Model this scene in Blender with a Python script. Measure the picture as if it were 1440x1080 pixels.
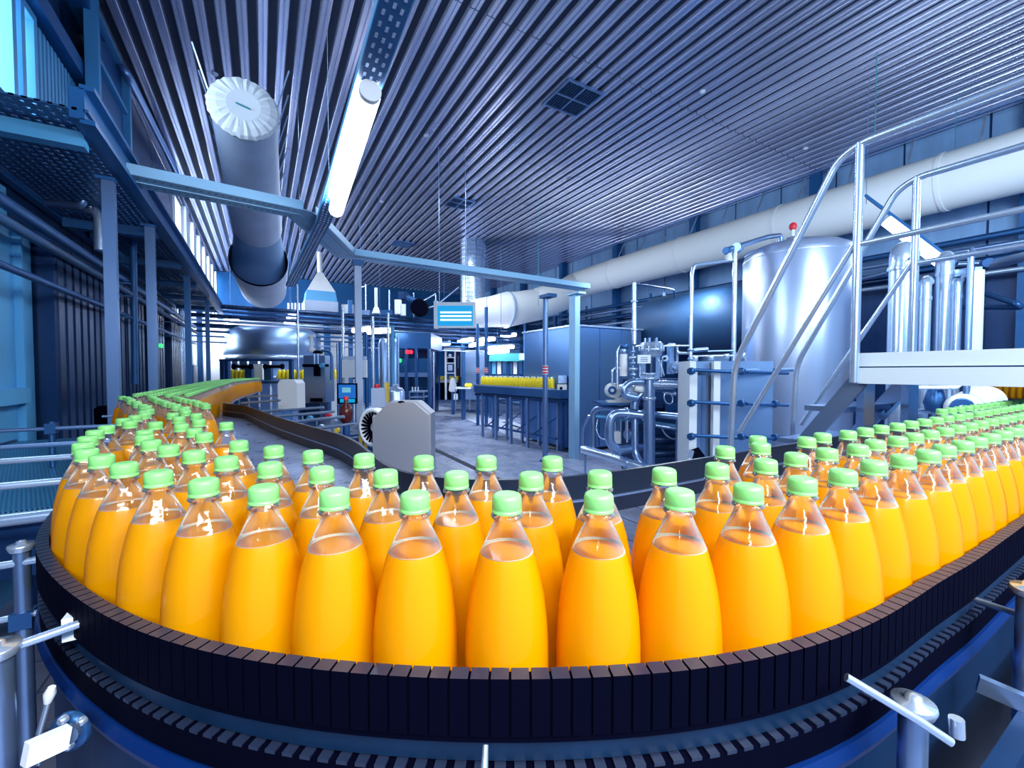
import bpy, math, random
from mathutils import Vector, Matrix
random.seed(7)
PI = math.pi
SC = bpy.context.scene
COL = SC.collection
for o in list(bpy.data.objects): bpy.data.objects.remove(o)

# ------------------------------------------------------------------ camera
CH = 1.45; YAW = math.radians(30.3); PIT = math.radians(1.72); FPX = 600.0
cam = bpy.data.cameras.new('camera'); cam.lens = 15.0; cam.sensor_width = 36.0; cam.sensor_fit = 'HORIZONTAL'
cam.clip_start = 0.02; cam.clip_end = 200
co = bpy.data.objects.new('camera', cam); COL.objects.link(co)
co.location = (0, 0, CH); co.rotation_euler = (PI/2 - PIT, 0, -YAW)
SC.camera = co
# ------------------------------------------------------------------ world, exposure
W = bpy.data.worlds.new('world'); SC.world = W; W.use_nodes = True
W.node_tree.nodes['Background'].inputs[0].default_value = (0.20, 0.52, 1.0, 1)
W.node_tree.nodes['Background'].inputs[1].default_value = 0.65
SC.view_settings.view_transform = 'Standard'; SC.view_settings.look = 'None'
SC.view_settings.exposure = 0.0; SC.view_settings.gamma = 1.0; SC.view_settings.use_curve_mapping = False
cy = SC.cycles
cy.max_bounces = 7; cy.diffuse_bounces = 3; cy.glossy_bounces = 3; cy.transmission_bounces = 3
cy.transparent_max_bounces = 28; cy.caustics_reflective = False; cy.caustics_refractive = False
cy.sample_clamp_indirect = 4.0; cy.use_denoising = True

def area(name, loc, rot, sx, sy, power, col=(0.80, 0.90, 1.0)):
    l = bpy.data.lights.new(name, 'AREA'); l.shape = 'RECTANGLE'; l.size = sx; l.size_y = sy
    l.energy = power; l.color = col
    o = bpy.data.objects.new(name, l); COL.objects.link(o); o.location = loc; o.rotation_euler = rot
    return o
# strip lights of the hall, plus fill lights added overhead and behind the photographer
area('lamp_and_fill_light', (0.05, -0.95, 2.35), (math.radians(42), 0, 0), 2.2, 0.10, 82, (1.0, 0.98, 0.95))  # unseen light behind the camera, added to brighten the bottle fronts
area('lamp_and_fill_light', (1.5, -1.0, 2.9), (math.radians(28), math.radians(-22), 0), 2.0, 0.12, 74, (0.85, 0.93, 1.0))  # unseen light, added for the right-hand bottles and the platform edge
area('lamp_and_fill_light', (5.6, 4.6, 3.0), (0, 0, 0), 1.5, 0.12, 70)
area('lamp_and_fill_light', (4.0, 8.5, 4.9), (0, 0, 0), 0.3, 4.5, 170)  # added fill under the ceiling, where no lamp hangs
area('lamp_and_fill_light', (1.2, 9.0, 4.9), (0, 0, 0), 0.3, 5.0, 110)  # added fill as well, for the back left of the hall
area('lamp_and_fill_light', (5.6, 10.6, 2.75), (0, 0, 0), 2.0, 0.12, 90)
area('lamp_and_fill_light', (4.5, 17.0, 2.75), (0, 0, 0), 4.0, 0.2, 110)
# daylight that comes in by the tall windows of the near end of the hall
area('window_light', (-2.0, 3.9, 4.0), (0, math.radians(-90), 0), 2.4, 2.6, 190, (0.72, 0.88, 1.0))
area('window_light', (-2.2, 15.5, 3.4), (0, math.radians(-90), 0), 4.2, 9.0, 1900, (0.86, 0.93, 1.0))
area('lamp_and_fill_light', (4.6, -0.6, 3.3), (math.radians(35), math.radians(-55), 0), 0.4, 2.4, 190, (0.72, 0.88, 1.0))  # unseen light, added to brighten the right wall and its duct

# ------------------------------------------------------------------ positions
FW = Vector((math.sin(YAW)*math.cos(PIT), math.cos(YAW)*math.cos(PIT), -math.sin(PIT)))
RT = Vector((math.cos(YAW), -math.sin(YAW), 0)); UP = RT.cross(FW)
O = Vector((0, 0, CH))
def ray(x, y): return FW + RT*((x-720)/FPX) + UP*((540-y)/FPX)
def ad(x, y, d): return O + ray(x, y)*d
def az(x, y, z): r = ray(x, y); return O + r*((z-CH)/r.z)
def ax_(x, y, X): r = ray(x, y); return O + r*(X/r.x)
def ay_(x, y, Y): r = ray(x, y); return O + r*(Y/r.y)

def px_(p):
    q = Vector(p)-O; d = q.dot(FW); return 720+FPX*q.dot(RT)/d, 540-FPX*q.dot(UP)/d

# ------------------------------------------------------------------ materials
MT = {}
def newmat(name):
    m = bpy.data.materials.new(name); m.use_nodes = True; MT[name] = m
    return m, m.node_tree.nodes, m.node_tree.links, m.node_tree.nodes['Principled BSDF']
def pbr(name, col, rough=0.5, metal=0.0, noise=0.0, nscale=4.0, stretch=(1, 1, 1), bump=0.0, spec=0.5, coat=0.0):
    m, N, L, B = newmat(name)
    B.inputs['Base Color'].default_value = (*col, 1); B.inputs['Roughness'].default_value = rough
    B.inputs['Metallic'].default_value = metal; B.inputs['Specular IOR Level'].default_value = spec
    B.inputs['Coat Weight'].default_value = coat
    if noise or bump:
        tc = N.new('ShaderNodeTexCoord'); mp = N.new('ShaderNodeMapping'); mp.inputs['Scale'].default_value = stretch
        nz = N.new('ShaderNodeTexNoise'); nz.inputs['Scale'].default_value = nscale; nz.inputs['Detail'].default_value = 4
        L.new(tc.outputs['Object'], mp.inputs[0]); L.new(mp.outputs[0], nz.inputs['Vector'])
        if noise:
            mx = N.new('ShaderNodeMix'); mx.data_type = 'RGBA'; mx.blend_type = 'MULTIPLY'; mx.inputs['Factor'].default_value = 1
            cr = N.new('ShaderNodeMapRange'); cr.inputs['From Min'].default_value = .3; cr.inputs['From Max'].default_value = .7
            cr.inputs['To Min'].default_value = 1-noise; cr.inputs['To Max'].default_value = 1+noise*.4
            L.new(nz.outputs['Fac'], cr.inputs['Value'])
            mx.inputs['A'].default_value = (*col, 1); L.new(cr.outputs[0], mx.inputs['B']); L.new(mx.outputs['Result'], B.inputs['Base Color'])
            r2 = N.new('ShaderNodeMapRange'); r2.inputs['To Min'].default_value = max(.05, rough-.12); r2.inputs['To Max'].default_value = rough+.12
            L.new(nz.outputs['Fac'], r2.inputs['Value']); L.new(r2.outputs[0], B.inputs['Roughness'])
        if bump:
            bp = N.new('ShaderNodeBump'); bp.inputs['Strength'].default_value = bump; bp.inputs['Distance'].default_value = .01
            L.new(nz.outputs['Fac'], bp.inputs['Height']); L.new(bp.outputs[0], B.inputs['Normal'])
    return m
def emit(name, col, s):
    m, N, L, B = newmat(name); B.inputs['Base Color'].default_value = (0, 0, 0, 1)
    B.inputs['Emission Color'].default_value = (*col, 1); B.inputs['Emission Strength'].default_value = s
    try: m.cycles.emission_sampling = 'NONE'
    except Exception: pass
    return m
steel = pbr('brushed_steel', (.32, .48, .76), .28, .85)
steel_l = pbr('bright_steel', (.62, .78, 1.0), .25, .75)
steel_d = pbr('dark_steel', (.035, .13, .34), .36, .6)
steel_s = pbr('satin_sheet', (.30, .46, .74), .34, .8, noise=.10, nscale=2)
psheet = pbr('platform_sheet', (.78, .90, 1.0), .42, .25)
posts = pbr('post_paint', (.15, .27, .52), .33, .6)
coverm = pbr('cover_steel', (.55, .58, .66), .38, .65)
tanksteel = pbr('tank_steel', (.58, .70, .95), .32, .75, noise=.10, nscale=1.2, stretch=(1, 1, .4))
darktank = pbr('dark_tank_paint', (.03, .10, .24), .5, .25, noise=.3, nscale=2)
ductw = pbr('duct_fabric', (.52, .64, .88), .75, 0, noise=.12, nscale=3)
ductl = pbr('duct_fabric_pale', (.88, .93, 1.0), .8)
bpaint = pbr('blue_paint', (.010, .12, .36), .42, .1, noise=.12, nscale=3)
bpaint_l = pbr('light_blue_paint', (.10, .42, .78), .45, .1, noise=.1, nscale=3)
navy = pbr('navy_paint', (.004, .018, .16), .4)
dnavy = pbr('deep_navy_panel', (.008, .045, .15), .30, .35, noise=.4, nscale=2, stretch=(3, 3, .2))
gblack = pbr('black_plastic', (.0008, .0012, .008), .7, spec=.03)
gtop = pbr('worn_lit_black_plastic', (.018, .030, .07), .36, 0, noise=.3, nscale=30, spec=.6)  # paler copy of the black plastic, makes guide block tops look lit
strip = pbr('blue_strip', (.004, .026, .08), .4, .3, noise=.2, nscale=20)
frameb = pbr('frame_blue', (.006, .035, .12), .4, .3, noise=.2, nscale=6)
cabsteel = pbr('cabinet_steel', (.16, .34, .66), .28, .8)
rimblue = pbr('blue_rim', (.001, .02, .13), .35)
whitep = pbr('white_paint', (.78, .86, .97), .5)
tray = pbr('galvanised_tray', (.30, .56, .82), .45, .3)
hole = pbr('dark_void', (.004, .012, .04), .8)
ribm = pbr('ceiling_metal', (.64, .68, .90), .25, .72)
backm = pbr('ceiling_backing', (.006, .02, .06), .7)
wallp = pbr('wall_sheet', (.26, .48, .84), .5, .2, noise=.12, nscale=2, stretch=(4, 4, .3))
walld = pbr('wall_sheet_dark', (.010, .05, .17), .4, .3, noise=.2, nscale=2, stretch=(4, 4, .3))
yel = pbr('yellow_paint', (.9, .6, .05), .5)
redp = pbr('red_paint', (.75, .02, .05), .45)
redl = emit('red_light', (1, .03, .08), 1.3)
greenl = emit('green_light', (.05, 1, .25), 1.3)
brown = pbr('brown_plastic', (.09, .012, .008), .25)
tealp = pbr('teal_paint', (.03, .30, .36), .5)
rubber = pbr('rubber', (.01, .015, .03), .6)
screen = emit('cyan_screen', (.0, .36, .82), 1.0)
screen_w = emit('screen_text_line', (.6, 1, 1), 1.6)
tube_e = emit('lamp_tube', (.85, .95, 1.0), 8); tube_e.cycles.emission_sampling = 'AUTO'
lampfar = emit('far_lamp', (.92, .92, 1.0), 16); lampfar.cycles.emission_sampling = 'AUTO'
concrete = pbr('pale_concrete', (.55, .62, .82), .35, 0, noise=.15, nscale=3)
# floor tiles
def floor_mat():
    m, N, L, B = newmat('floor_tiles')
    tc = N.new('ShaderNodeTexCoord'); bk = N.new('ShaderNodeTexBrick'); bk.offset = 0
    bk.inputs['Scale'].default_value = 1; bk.inputs['Brick Width'].default_value = .3; bk.inputs['Row Height'].default_value = .3
    bk.inputs['Mortar Size'].default_value = .006
    bk.inputs['Color1'].default_value = (.24, .29, .45, 1); bk.inputs['Color2'].default_value = (.28, .33, .50, 1); bk.inputs['Mortar'].default_value = (.10, .14, .26, 1)
    nz = N.new('ShaderNodeTexNoise'); nz.inputs['Scale'].default_value = 1.6; nz.inputs['Detail'].default_value = 5
    mr = N.new('ShaderNodeMapRange'); mr.inputs['From Min'].default_value = .35; mr.inputs['From Max'].default_value = .65
    mr.inputs['To Min'].default_value = .12; mr.inputs['To Max'].default_value = .42
    bp = N.new('ShaderNodeBump'); bp.inputs['Strength'].default_value = .25; bp.inputs['Distance'].default_value = .02
    L.new(tc.outputs['Object'], bk.inputs['Vector']); L.new(tc.outputs['Object'], nz.inputs['Vector'])
    L.new(nz.outputs['Fac'], mr.inputs['Value']); L.new(mr.outputs[0], B.inputs['Roughness'])
    L.new(bk.outputs['Color'], B.inputs['Base Color']); L.new(nz.outputs['Fac'], bp.inputs['Height']); L.new(bp.outputs[0], B.inputs['Normal'])
    B.inputs['Specular IOR Level'].default_value = .7
    return m
floorm = floor_mat()
def mesh_belt_mat():
    m, N, L, B = newmat('wire_mesh_belt')
    tc = N.new('ShaderNodeTexCoord'); mp = N.new('ShaderNodeMapping'); mp.inputs['Scale'].default_value = (90, 60, 60)
    ck = N.new('ShaderNodeTexBrick'); ck.inputs['Scale'].default_value = 1; ck.inputs['Mortar Size'].default_value = .22
    ck.inputs['Brick Width'].default_value = 1; ck.inputs['Row Height'].default_value = 1
    ck.inputs['Color1'].default_value = (.004, .03, .10, 1); ck.inputs['Color2'].default_value = (.008, .045, .13, 1); ck.inputs['Mortar'].default_value = (.06, .30, .55, 1)
    L.new(tc.outputs['Object'], mp.inputs[0]); L.new(mp.outputs[0], ck.inputs['Vector']); L.new(ck.outputs['Color'], B.inputs['Base Color'])
    B.inputs['Roughness'].default_value = .35; B.inputs['Metallic'].default_value = .4
    return m
meshbelt = mesh_belt_mat()
# bottle materials
def shell_mat():
    m, N, L, B = newmat('clear_plastic'); N.remove(B)
    out = N['Material Output']
    tr = N.new('ShaderNodeBsdfTransparent'); tr.inputs[0].default_value = (.985, .99, 1, 1)
    gl = N.new('ShaderNodeBsdfGlossy'); gl.inputs['Roughness'].default_value = .07; gl.inputs[0].default_value = (1, 1, 1, 1)
    df = N.new('ShaderNodeBsdfDiffuse'); df.inputs[0].default_value = (.85, .92, 1, 1)
    fr = N.new('ShaderNodeFresnel'); fr.inputs[0].default_value = 1.5
    nz = N.new('ShaderNodeTexNoise'); nz.inputs['Scale'].default_value = 45; bp = N.new('ShaderNodeBump'); bp.inputs['Strength'].default_value = .25; bp.inputs['Distance'].default_value = .004
    tc = N.new('ShaderNodeTexCoord'); L.new(tc.outputs['Object'], nz.inputs['Vector']); L.new(nz.outputs['Fac'], bp.inputs['Height']); L.new(bp.outputs[0], gl.inputs['Normal'])
    lw = N.new('ShaderNodeLayerWeight'); lw.inputs[0].default_value = .35
    mr = N.new('ShaderNodeMapRange'); mr.inputs['To Min'].default_value = .0; mr.inputs['To Max'].default_value = .42
    L.new(lw.outputs['Facing'], mr.inputs['Value'])
    a = N.new('ShaderNodeMixShader'); L.new(mr.outputs[0], a.inputs[0]); L.new(tr.outputs[0], a.inputs[1]); L.new(df.outputs[0], a.inputs[2])
    b = N.new('ShaderNodeMixShader'); L.new(fr.outputs[0], b.inputs[0]); L.new(a.outputs[0], b.inputs[1]); L.new(gl.outputs[0], b.inputs[2])
    L.new(b.outputs[0], out.inputs[0]); return m
shellm = shell_mat()
def juice_mat():
    m, N, L, B = newmat('orange_juice'); out = N['Material Output']
    B.inputs['Base Color'].default_value = (.98, .47, .0, 1); B.inputs['Roughness'].default_value = .30; B.inputs['Coat Weight'].default_value = .4; B.inputs['Coat Roughness'].default_value = .04
    B.inputs['Specular IOR Level'].default_value = .35
    tl = N.new('ShaderNodeBsdfTranslucent'); tl.inputs[0].default_value = (1.0, .45, .0, 1)
    mx = N.new('ShaderNodeMixShader'); mx.inputs[0].default_value = .45
    L.new(B.outputs[0], mx.inputs[1]); L.new(tl.outputs[0], mx.inputs[2]); L.new(mx.outputs[0], out.inputs[0]); return m
juicem = juice_mat()
capm = pbr('green_cap', (.25, .74, .22), .38, 0, spec=.5)

# ------------------------------------------------------------------ mesh builder
class MB:
    def __init__(s): s.v = []; s.f = []; s.sm = []
    def add(s, vs, fs, smooth=False):
        b = len(s.v); s.v += [tuple(v) for v in vs]
        for f in fs: s.f.append([i+b for i in f]); s.sm.append(smooth)
        return s
    def box(s, c, sz, rz=0.0):
        x, y, z = sz[0]/2, sz[1]/2, sz[2]/2; M = Matrix.Rotation(rz, 3, 'Z'); c = Vector(c)
        vs = [c + M @ Vector((a*x, b*y, d*z)) for a in (-1, 1) for b in (-1, 1) for d in (-1, 1)]
        return s.add(vs, [(0, 1, 3, 2), (4, 6, 7, 5), (0, 4, 5, 1), (2, 3, 7, 6), (0, 2, 6, 4), (1, 5, 7, 3)])
    def bb(s, lo, hi): return s.box([(a+b)/2 for a, b in zip(lo, hi)], [abs(b-a) for a, b in zip(lo, hi)])
    def beam(s, p, q, w, h, up=(0, 0, 1)):
        p = Vector(p); q = Vector(q); d = (q-p).normalized(); u = Vector(up)
        if abs(d.dot(u)) > .98: u = Vector((0, 1, 0))
        sd = d.cross(u).normalized(); u = sd.cross(d)
        vs = [e + sd*(a*w/2) + u*(b*h/2) for e in (p, q) for a, b in ((-1, -1), (1, -1), (1, 1), (-1, 1))]
        return s.add(vs, [(3, 2, 1, 0), (4, 5, 6, 7), (0, 1, 5, 4), (1, 2, 6, 5), (2, 3, 7, 6), (3, 0, 4, 7)])
    def tube(s, pts, r, seg=10, bend=0.0, cap=True):
        pts = [Vector(p) for p in pts]
        if bend and len(pts) > 2:
            o = [pts[0]]
            for a, b, c in zip(pts, pts[1:], pts[2:]):
                d1 = (a-b); d2 = (c-b); k = min(bend, d1.length*.48, d2.length*.48)
                p1 = b + d1.normalized()*k; p2 = b + d2.normalized()*k
                for i in range(7):
                    t = i/6; o.append(p1*(1-t)**2 + b*(2*t*(1-t)) + p2*t*t)
            o.append(pts[-1]); pts = o
        n = len(pts); rs = list(r) if isinstance(r, (list, tuple)) else [r]*n
        if len(rs) != n:
            m_ = len(rs)-1; rs = [rs[min(int(i*m_/(n-1)), m_-1)] + (rs[min(int(i*m_/(n-1)), m_-1)+1]-rs[min(int(i*m_/(n-1)), m_-1)])*(i*m_/(n-1)-min(int(i*m_/(n-1)), m_-1)) for i in range(n)]
        t0 = (pts[1]-pts[0]).normalized(); u = Vector((0, 0, 1)) if abs(t0.z) < .9 else Vector((1, 0, 0))
        u = (u - t0*u.dot(t0)).normalized(); vs = []
        for i, p in enumerate(pts):
            t = (pts[min(i+1, n-1)] - pts[max(i-1, 0)]).normalized()
            u = (u - t*u.dot(t)).normalized(); w = t.cross(u)
            for k in range(seg):
                a = 2*PI*k/seg; vs.append(p + (u*math.cos(a) + w*math.sin(a))*rs[i])
        fs = [(i*seg+k, i*seg+(k+1) % seg, (i+1)*seg+(k+1) % seg, (i+1)*seg+k) for i in range(n-1) for k in range(seg)]
        s.add(vs, fs, True)
        if cap:
            s.add(vs[:seg], [tuple(reversed(range(seg)))]); s.add(vs[-seg:], [tuple(range(seg))])
        return s
    def lathe(s, prof, seg=20, c=(0, 0, 0), smooth=True, axis=None, cap=True):
        c = Vector(c); Q = Matrix.Identity(3)
        if axis is not None: Q = Vector((0, 0, 1)).rotation_difference(Vector(axis)).to_matrix()
        vs = []; n = len(prof)
        for z, r in prof:
            for k in range(seg):
                a = 2*PI*k/seg; vs.append(c + Q @ Vector((r*math.cos(a), r*math.sin(a), z)))
        fs = [(i*seg+k, i*seg+(k+1) % seg, (i+1)*seg+(k+1) % seg, (i+1)*seg+k) for i in range(n-1) for k in range(seg)]
        s.add(vs, fs, smooth)
        if cap and prof[0][1] > 1e-4: s.add(vs[:seg], [tuple(reversed(range(seg)))])
        if cap and prof[-1][1] > 1e-4: s.add(vs[-seg:], [tuple(range(seg))])
        return s
    def prism(s, poly, z0, z1, c=(0, 0, 0), X=(1, 0, 0), Y=(0, 1, 0)):
        # polygon in the X,Y axes, thickness along X x Y from z0 to z1
        X = Vector(X); Y = Vector(Y); Z = X.cross(Y); c = Vector(c); n = len(poly)
        vs = [c + X*a + Y*b + Z*z0 for a, b in poly] + [c + X*a + Y*b + Z*z1 for a, b in poly]
        return s.add(vs, [tuple(reversed(range(n))), tuple(range(n, 2*n))] + [(i, (i+1) % n, n+(i+1) % n, n+i) for i in range(n)])
    def ribbon(s, path, offs):
        # sweep a closed section of (side offset, z) along a plan path
        n = len(path); m = len(offs); N = normals(path); vs = []
        for (x, y), (nx, ny) in zip(path, N):
            for d, z in offs: vs.append((x+nx*d, y+ny*d, z))
        fs = [(i*m+k, (i+1)*m+k, (i+1)*m+(k+1) % m, i*m+(k+1) % m) for i in range(n-1) for k in range(m)]
        fs += [tuple(range(m)), tuple(reversed(range((n-1)*m, n*m)))]
        return s.add(vs, fs)
    def mesh(s, name, *mats):
        me = bpy.data.meshes.new(name); me.from_pydata(s.v, [], s.f); me.update()
        me.polygons.foreach_set('use_smooth', s.sm)
        for m in mats: me.materials.append(m)
        return me
    def build(s, name, m, parent=None, label=None):
        o = bpy.data.objects.new(name, s.mesh(name, m)); COL.objects.link(o)
        if parent is not None: attach(o, parent)
        if label: o['label'] = label
        return o
def attach(o, parent):
    o.parent = parent
    w = Vector((0, 0, 0)); q = parent
    while q is not None: w += q.location; q = q.parent
    o.location = o.location - w
def thing(name, label, cat, loc=(0, 0, 0), group=None):
    o = bpy.data.objects.new(name, None); COL.objects.link(o); o.location = loc; o.empty_display_size = .1
    o['label'] = label; o['category'] = cat
    if group: o['group'] = group
    return o
def tag(o, label, cat, group=None):
    o['label'] = label; o['category'] = cat
    if group: o['group'] = group
    return o
def struct(name, mb, m, parent=None):
    o = mb.build(name, m, parent)
    if parent is None: o['kind'] = 'structure'
    return o
def normals(path):
    out = []; n = len(path)
    for i in range(n):
        a = path[max(i-1, 0)]; b = path[min(i+1, n-1)]; dx, dy = b[0]-a[0], b[1]-a[1]; l = math.hypot(dx, dy) or 1
        out.append((dy/l, -dx/l))      # to the right of travel
    return out
def resample(path, d, start=0.0):
    out = []; acc = -start; prev = path[0]
    s = [0]
    for a, b in zip(path, path[1:]): s.append(s[-1] + math.hypot(b[0]-a[0], b[1]-a[1]))
    t = start; i = 0
    while t <= s[-1]:
        while i < len(s)-2 and s[i+1] < t: i += 1
        k = (t-s[i])/max(s[i+1]-s[i], 1e-9)
        out.append(tuple(path[i][j] + (path[i+1][j]-path[i][j])*k for j in range(len(path[0])))); t += d
    return out
def smooth(path, d=.03, it=12):
    p = resample(path, d)
    for _ in range(it):
        p = [p[0]] + [tuple((p[i-1][j] + 2*p[i][j] + p[i+1][j])/4 for j in (0, 1)) for i in range(1, len(p)-1)] + [p[-1]]
    return p
def offset(path, d): return [(x+nx*d, y+ny*d) for (x, y), (nx, ny) in zip(path, normals(path))]
ORD = ('first second third fourth fifth sixth seventh eighth ninth tenth eleventh twelfth thirteenth fourteenth fifteenth sixteenth '
       'seventeenth eighteenth nineteenth twentieth').split()
ORD += ['twenty-'+w for w in ORD[:9]] + ['thirtieth'] + ['thirty-'+w for w in ORD[:9]] + ['fortieth', 'forty-first', 'forty-second']
BOT={
 'outer':[(-0.329,1.387),(-0.326,1.292),(-0.308,1.178),(-0.288,1.077),(-0.26,0.987),(-0.221,0.904),(-0.174,0.809),(-0.121,0.72),(-0.064,0.637),(-0.001,0.566),(0.067,0.506),(0.141,0.45),(0.225,0.396),(0.313,0.349),(0.398,0.312),(0.485,0.286),(0.576,0.272),(0.668,0.266),(0.774,0.27),(0.866,0.265),(0.957,0.261),(1.049,0.265),(1.14,0.263),(1.232,0.265),(1.323,0.265),(1.415,0.265),(1.506,0.265),(1.598,0.265),(1.689,0.265),(1.781,0.265)],
 'middle':[(-0.307,1.489),(-0.23,1.236),(-0.213,1.143),(-0.186,1.05),(-0.147,0.964),(-0.1,0.873),(-0.05,0.786),(0.007,0.703),(0.068,0.633),(0.139,0.57),(0.216,0.513),(0.298,0.461),(0.381,0.423),(0.467,0.391),(0.557,0.374),(0.647,0.356),(0.738,0.359),(0.829,0.354),(0.921,0.345),(1.012,0.352),(1.103,0.347),(1.195,0.349),(1.286,0.349),(1.378,0.348),(1.469,0.349),(1.561,0.349),(1.652,0.349),(1.744,0.349),(1.835,0.348),(1.927,0.349),(2.018,0.346),(2.109,0.347),(2.201,0.347),(2.292,0.347),(2.384,0.347),(2.475,0.347),(2.567,0.347),(2.658,0.347),(2.75,0.347),(2.841,0.347)],
 'inner':[(-0.243,1.424),(-0.178,1.34),(-0.138,1.217),(-0.11,1.115),(-0.041,0.956),(0.015,0.857),(0.07,0.774),(0.137,0.7),(0.213,0.636),(0.297,0.587),(0.382,0.531),(0.696,0.453),(0.787,0.442),(0.864,0.492),(0.935,0.435),(1.026,0.447),(1.117,0.437),(1.208,0.439),(1.3,0.441),(1.391,0.439),(1.483,0.44),(1.574,0.439),(1.666,0.439),(1.757,0.44),(1.849,0.439),(1.94,0.442),(2.032,0.436),(2.123,0.437),(2.214,0.437),(2.306,0.437),(2.397,0.437),(2.489,0.437),(2.58,0.437),(2.672,0.437),(2.763,0.437),(2.855,0.438),(2.946,0.435),(3.038,0.435),(3.129,0.435),(3.221,0.435)],
 'fourth':[(2.051,0.527),(2.142,0.527),(2.234,0.527),(2.325,0.527),(2.417,0.527),(2.508,0.527),(2.6,0.527),(2.691,0.527),(2.783,0.527),(2.874,0.527),(2.966,0.525),(3.057,0.525),(3.149,0.525),(3.24,0.525)],
 'mid':[(-0.083,1.319),(-0.181,1.642)],
 'cluster':[(-0.339,1.575),(-0.331,1.666),(-0.326,1.757),(-0.344,1.847),(-0.348,1.938),(-0.375,2.026),(-0.385,2.117),(-0.413,2.204),(-0.446,2.289),(-0.465,2.379),(-0.487,2.467),(-0.52,2.553),(-0.536,2.643),(-0.56,2.731),(-0.584,2.82),(-0.609,2.908),(-0.212,1.556),(-0.248,1.705),(-0.226,1.794),(-0.243,1.884),(-0.25,1.975),(-0.288,2.058),(-0.3,2.149),(-0.328,2.236),(-0.358,2.322),(-0.379,2.412),(-0.402,2.5),(-0.432,2.587),(-0.451,2.676),(-0.474,2.765),(-0.498,2.853),(-0.198,2.091),(-0.214,2.182),(-0.242,2.269),(-0.258,2.359),(-0.285,2.446),(-0.316,2.532),(-0.344,2.619),(-0.365,2.708),(-0.388,2.797),(-0.153,1.441),(-0.647,3.0)]}

# ================================================================== the hall
CZ = 5.30
m = MB().bb((-1.75, -3.0, CZ+.04), (9.7, 20.2, CZ+.12)); ceiling = struct('ceiling', m, backm)
SEC = [(-.062, .05), (-.048, .004), (-.040, 0), (-.009, 0), (-.004, .012), (.004, .012), (.009, 0), (.040, 0), (.048, .004), (.062, .05)]
cuts = [-3.0, 4.23, 8.46, 12.69, 19.9]
for a, b in zip(cuts, cuts[1:]):
    me = MB().prism(SEC, -(b-a-.012), 0, X=(1, 0, 0), Y=(0, 0, 1)).mesh('ceiling_slat', ribm)
    for i in range(57):
        o = bpy.data.objects.new('ceiling_slat', me); COL.objects.link(o); attach(o, ceiling)
        o.location = (-1.5 + .195*i, a, CZ + random.uniform(-.002, .002))
floor = struct('floor', MB().bb((-3, -3, -.1), (9.7, 20.2, 0)), floorm)
for p, q in (((2.74, 8.4, .003), (2.68, 3.0, .003)), ((5.9, 10.6, .003), (5.1, 6.3, .003))):
    struct('trim_1' if p[0] < 3 else 'trim_2', MB().beam(p, q, .10, .006), hole)
struct('trim_3', MB().prism([(3.2, 16.5), (6.3, 16.5), (6.2, 10.7), (5.3, 6.4), (4.55, 6.6), (5.0, 10.0), (5.4, 12.6), (4.2, 14.5)], .001, .006), concrete)

# right wall: upright sheets, columns
wr = struct('wall_right', MB().bb((9.52, -3, 0), (9.70, 20.2, CZ+.1)), walld)
up_me = MB().bb((0, 0, 0), (.03, .97, 2.25)).mesh('wall_panel', wallp)
lo_me = MB().bb((0, 0, 0), (.03, .97, 2.95)).mesh('wall_panel', walld)
lo2_me = MB().bb((0, 0, 0), (.03, .97, 2.95)).mesh('wall_panel', wallp)
for i in range(23):
    y = -3 + i*1.0
    o = bpy.data.objects.new('wall_panel', up_me); COL.objects.link(o); o.location = (9.49, y+.015, 3.05); attach(o, wr)
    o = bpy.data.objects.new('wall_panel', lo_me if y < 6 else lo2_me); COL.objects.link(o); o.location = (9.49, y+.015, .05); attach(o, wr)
for i, y in enumerate((1.55, 4.25, 6.95, 9.65, 12.35, 15.05, 17.7)):
    struct('column', MB().bb((9.22, y-.09, 0), (9.34, y+.09, CZ)).bb((9.34, y-.02, 0), (9.49, y+.02, CZ)), bpaint)
struct('wall_back', MB().bb((-1.75, 20.0, 0), (9.6, 20.2, CZ)), bpaint)
struct('partition', MB().bb((-1.5, 13.3, 0), (2.6, 13.4, 2.78)), ductl)

# left wall with its windows
LX = -1.55
wl = struct('wall_left', MB().bb((LX-.2, 4.95, 0), (LX, 11.2, CZ)).bb((LX-.2, -1, 0), (LX, 4.95, 3.02)).bb((LX-.2, 11.2, 0), (LX, 20, 1.6))
            .bb((LX-.2, 11.2, 5.15), (LX, 20, CZ)).bb((LX-.2, -1, 5.05), (LX, 4.95, CZ)), dnavy)
pane = newmat('window_glass'); N = pane[1]; L = pane[2]; N.remove(pane[3])
_t = N.new('ShaderNodeBsdfTransparent'); _g = N.new('ShaderNodeBsdfGlossy'); _g.inputs['Roughness'].default_value = .1
_m = N.new('ShaderNodeMixShader'); _m.inputs[0].default_value = .08
L.new(_t.outputs[0], _m.inputs[1]); L.new(_g.outputs[0], _m.inputs[2]); L.new(_m.outputs[0], N['Material Output'].inputs[0])
def window(n, y0, y1, z0, z1, m=bpaint_l):
    f = MB(); w = .06
    f.bb((LX-.12, y0, z0), (LX+.03, y0+w, z1)).bb((LX-.12, y1-w, z0), (LX+.03, y1, z1))
    f.bb((LX-.12, y0+w, z0), (LX+.03, y1-w, z0+w)).bb((LX-.12, y0+w, z1-w), (LX+.03, y1-w, z1))
    o = struct('window_%d' % n, f, m)
    MB().bb((LX-.06, y0+w, z0+w), (LX-.05, y1-w, z1-w)).build('window_pane', MT['window_glass'], o)
window(1, 3.05, 4.02, 3.02, 5.05); window(2, 4.05, 4.60, 3.02, 5.05); window(3, 4.68, 4.95, 3.02, 4.28)
struct('beam', MB().bb((LX-.2, 4.62, 4.28), (LX, 4.95, 5.05)), bpaint)
y = 11.25
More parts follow.
